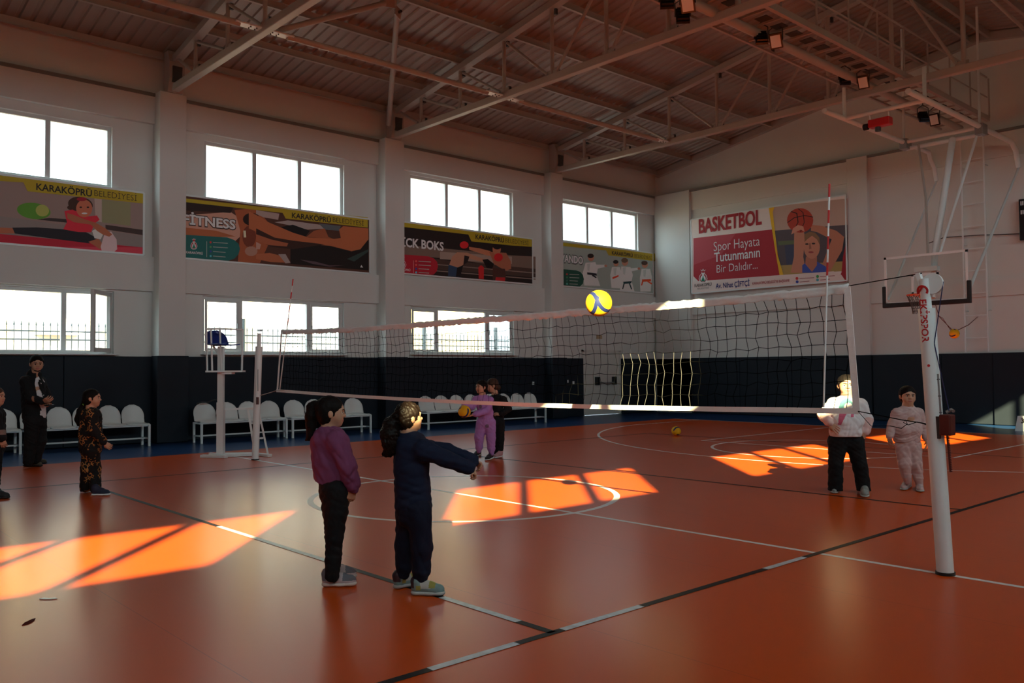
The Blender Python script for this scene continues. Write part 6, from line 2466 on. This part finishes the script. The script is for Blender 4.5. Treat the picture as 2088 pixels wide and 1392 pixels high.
def chain_mat():
    m = cloth_mat('chain_print_fabric', (.012, .011, .011))
    nt = m.node_tree
    N, Lk = nt.nodes, nt.links
    b = N['Principled BSDF']
    tc = N.new('ShaderNodeTexCoord')
    vo = N.new('ShaderNodeTexVoronoi')
    vo.feature = 'DISTANCE_TO_EDGE'
    vo.inputs['Scale'].default_value = 24
    Lk.new(tc.outputs['Object'], vo.inputs['Vector'])
    nz = N.new('ShaderNodeTexNoise')
    nz.inputs['Scale'].default_value = 9
    Lk.new(tc.outputs['Object'], nz.inputs['Vector'])
    lt = N.new('ShaderNodeMath'); lt.operation = 'LESS_THAN'; lt.inputs[1].default_value = .085
    Lk.new(vo.outputs['Distance'], lt.inputs[0])
    gt = N.new('ShaderNodeMath'); gt.operation = 'GREATER_THAN'; gt.inputs[1].default_value = .52
    Lk.new(nz.outputs['Fac'], gt.inputs[0])
    mu = N.new('ShaderNodeMath'); mu.operation = 'MULTIPLY'
    Lk.new(lt.outputs[0], mu.inputs[0]); Lk.new(gt.outputs[0], mu.inputs[1])
    n2 = N.new('ShaderNodeTexNoise'); n2.inputs['Scale'].default_value = 17
    Lk.new(tc.outputs['Object'], n2.inputs['Vector'])
    mg = N.new('ShaderNodeMix'); mg.data_type = 'RGBA'
    mg.inputs[6].default_value = (.30, .06, .02, 1)
    mg.inputs[7].default_value = (.55, .30, .08, 1)
    Lk.new(n2.outputs['Fac'], mg.inputs[0])
    mx = N.new('ShaderNodeMix'); mx.data_type = 'RGBA'
    mx.inputs[6].default_value = (.012, .011, .011, 1)
    Lk.new(mu.outputs[0], mx.inputs[0]); Lk.new(mg.outputs[2], mx.inputs[7])
    Lk.new(mx.outputs[2], b.inputs['Base Color'])
    return m


cm = chain_mat()
G = Vol(.03)
G.chain([J(185, 836), J(185, 845)], [.060, .105], .03)
G.limb(J(185, 850), J(185, 880), .122, .125, .03)
G.limb(J(185, 880), J(184, 905), .125, .128, .03)
simple_sleeves(G, ((shR, elR, wrR), (shL, elL, wrL)), J(186, 848), .066, .058, .048)
P7.garment('patterned_top', G, cm, .0065, fold=.0055, fscale=46, seed=71)
T = Vol(.028)
simple_trousers(T, J(184, 900), (hipR, hipL), ((hipR, knL, anL), (hipL, knR, anR)), .122, .098, .074, .062, gather=False)
P7.garment('patterned_joggers', T, cm, .0065, fold=.0055, fscale=46, seed=72)
nv = mat('navy_knit_shoe', (.020, .022, .05), .7)
P7.shoe(at(188, 1010, 'z', 0), at(224, 1010, 'z', 0), .088, .105, nv, M['white_metal'], .006)
P7.shoe(at(165, 1006, 'z', 0), at(192, 1003, 'z', 0), .088, .105, nv, M['white_metal'], .006)

# ================================================= man with a phone
base = at(70, 953, 'z', 0)
D = depth_of(base)
px = D / FPX
P8 = Person(base, 'man in a black jacket over a white shirt, looking up from his phone', group='grown-ups by the wall')
face = unit(VR * .62 - VF * .78)
P8.head(J(75, 741), unit(face + np.array([0, 0, -.12])), 33 * px, neck=J(71, 765), neck_r=.062)
B = P8.body
bodyf = unit(VR * .85 - VF * .45)
shR, shL = J(52, 777, -.14), J(82, 778, .16)
elR, elL = J(62, 812, -.22), J(96, 810, .10)
wrR, wrL = J(88, 818, -.26), J(97, 822, -.08)
hipR, hipL = J(66, 857, -.08), J(78, 857, .08)
knR, knL = J(63, 900, -.06), J(82, 898, .10)
anR, anL = J(58, 940, -.04), J(73, 936, .12)
B.chain([J(71, 765), J(70, 790), J(70, 850)], [.07, .13, .13], .05)
for a, b, c in ((shR, elR, wrR), (shL, elL, wrL)):
    B.chain([J(70, 773), a], [.07, .06], .04)
    B.chain([a, b, c], [.052, .044, .030], .02)
for a, b, c in ((hipR, knR, anR), (hipL, knL, anL)):
    B.chain([a, b, c], [.09, .06, .042], .03)
ph = J(100, 826, -.28)
P8.hand(wrR, J(98, 815, -.30) - wrR, np.array([0, 0, .6]) + VF * .7, .185, curl=.45, thumb_side=-1, wrist_r=.030)
P8.hand(wrL, J(100, 828, -.16) - wrL, np.array([0, 0, .8]) - VF * .5, .185, curl=.45, thumb_side=1, wrist_r=.030)
P8.finish(.006)
P8.hair(MP['hair_black'], res=.006, back_low=.0, puff=.985)
BV = Vol(.01)
beard = mat('short_dark_beard', (.035, .022, .016), .7)
BV.oval(P8.L(0, .17, -.37), np.array([.20, .19, .15]) * P8.H, P8.R, .02)
BV.oval(P8.L(0, .40, -.27), np.array([.12, .10, .075]) * P8.H, P8.R, .01, cut=True)
V, Q = BV.mesh(.006)
mesh_obj('beard', V, Q, beard, P8.root)
jk = cloth_mat('black_jacket_fabric', (.012, .012, .013))
S = Vol(.03)
S.chain([J(71, 766), J(71, 780)], [.075, .12], .03)
S.limb(J(73, 785), J(76, 846), .118, .122, .04)
P8.garment('white_shirt', S, whc, .007, fold=.0055, fscale=42, seed=81)
G = Vol(.035)
G.chain([J(69, 768), J(69, 780)], [.088, .135], .03)
G.limb(J(68, 788), J(69, 820), .170, .172, .04)
G.limb(J(69, 820), J(70, 852), .165, .165, .03)
G.chain([J(74, 766), J(66, 763)], [.080, .080], .02)
simple_sleeves(G, ((shR, elR, wrR), (shL, elL, wrL)), J(69, 782), .082, .070, .055)
c8 = J(70, 800)


def open_front(P):
    """the unzipped front: a slanting strip left open over the shirt"""
    z = P[..., 2]
    z1_, z0_ = J(80, 762)[2], J(92, 846)[2]
    t_ = np.clip((z1_ - z) / (z1_ - z0_), 0, 1)
    xs = (9.5 + 13.0 * t_) * px
    d_ = (.010 + .016 * np.sin(t_ * 3.1)) - np.abs((P - c8) @ VR - xs)
    return np.where((((P - c8) @ VF) < .08) & (z < z1_ + .02) & (z > z0_), d_, -1.0).astype(np.float32)


P8.garment('jacket', G, jk, .0065, clip=open_front, fold=.0055, fscale=40, seed=82)
T = Vol(.03)
simple_trousers(T, J(71, 850), (hipR, hipL), ((hipR, knR, anR), (hipL, knL, anL)), .150, .118, .088, .075, gather=False)
P8.garment('trousers', T, jk, .007, fold=.0055, fscale=42, seed=83)
br = mat('brown_suede_shoe', (.075, .055, .035), .8)
P8.shoe(at(48, 950, 'z', 0), at(86, 951, 'z', 0), .105, .12, br, M['black'], .007)
P8.shoe(at(62, 944, 'z', 0), at(94, 945, 'z', 0), .105, .12, br, M['black'], .007)
t = thing('mobile_phone', ph, 'dark mobile phone in the hands of the man in the black jacket', 'phone')
nn = unit(VR * .1 - VF * .3 + np.array([0, 0, .9]))
bevel(MB().obox(ph - bodyf * .075, ph + bodyf * .075, .075, .010, up=tuple(nn)).build('phone_body', M['black_gloss'], t), .003)

# ================================================= person cut off by the left edge
base = at(-9, 1016, 'z', 0)
D = depth_of(base)
px = D / FPX
P9 = Person(base, 'person in dark clothes with striped sleeves, cut off by the left edge')
P9.head(J(-7, 808), VR, 37 * px, neck=J(-12, 832), neck_r=.05)
B = P9.body
shR, shL = J(-10, 846, -.13), J(-10, 846, .13)
elR, elL = J(-4, 876, -.15), J(-5, 876, .15)
wrR, wrL = J(5, 894, -.11), J(0, 897, .12)
hipR, hipL = J(-12, 912, -.06), J(-12, 912, .06)
knR, knL = J(-11, 955, -.05), J(-16, 955, .06)
anR, anL = J(-12, 996, -.03), J(-20, 992, .08)
B.chain([J(-12, 832), J(-12, 860), J(-12, 905)], [.055, .092, .092], .04)
for a, b, c in ((shR, elR, wrR), (shL, elL, wrL)):
    B.chain([J(-11, 842), a], [.05, .04], .03)
    B.chain([a, b, c], [.038, .032, .023], .015)
for a, b, c in ((hipR, knR, anR), (hipL, knL, anL)):
    B.chain([a, b, c], [.07, .048, .032], .02)
P9.hand(wrR, J(8, 908, -.10) - wrR, -VR * .3 + VF, .14, curl=.45, thumb_side=-1, wrist_r=.023)
P9.hand(wrL, J(2, 911, .12) - wrL, -VR * .3 - VF, .14, curl=.45, thumb_side=1, wrist_r=.023)
P9.finish(.006)
P9.hair(MP['hair_mid'], res=.006)
G = Vol(.03)
G.chain([J(-12, 833), J(-12, 843)], [.062, .108], .03)
G.limb(J(-12, 848), J(-12, 900), .118, .118, .03)
simple_sleeves(G, ((shR, elR, wrR), (shL, elL, wrL)), J(-11, 846), .068, .058, .050)
gst = cloth_mat('grey_stripe_fabric', (.22, .16, .14))


def spaint(c):
    y = 696 - (c - CAM) @ UP / ((c - CAM) @ FW) * FPX
    x = (c - CAM) @ RT / ((c - CAM) @ FW) * FPX + 1044
    return ((y > 876) & (y < 886) & (x > -10)).astype(np.int32)


P9.garment('sweatshirt', G, jk, .0065, fold=.0055, fscale=46, seed=91, mats=[jk, gst], paint=spaint)
T = Vol(.028)
simple_trousers(T, J(-12, 898), (hipR, hipL), ((hipR, knR, anR), (hipL, knL, anL)), .115, .095, .07, .058)
P9.garment('trousers', T, jk, .0065, fold=.0055, fscale=46, seed=92)
P9.shoe(at(-20, 1016, 'z', 0), at(19, 1016, 'z', 0), .092, .105, bs, bs, .006)
P9.shoe(at(-32, 1008, 'z', 0), at(2, 1006, 'z', 0), .092, .105, bs, bs, .006)
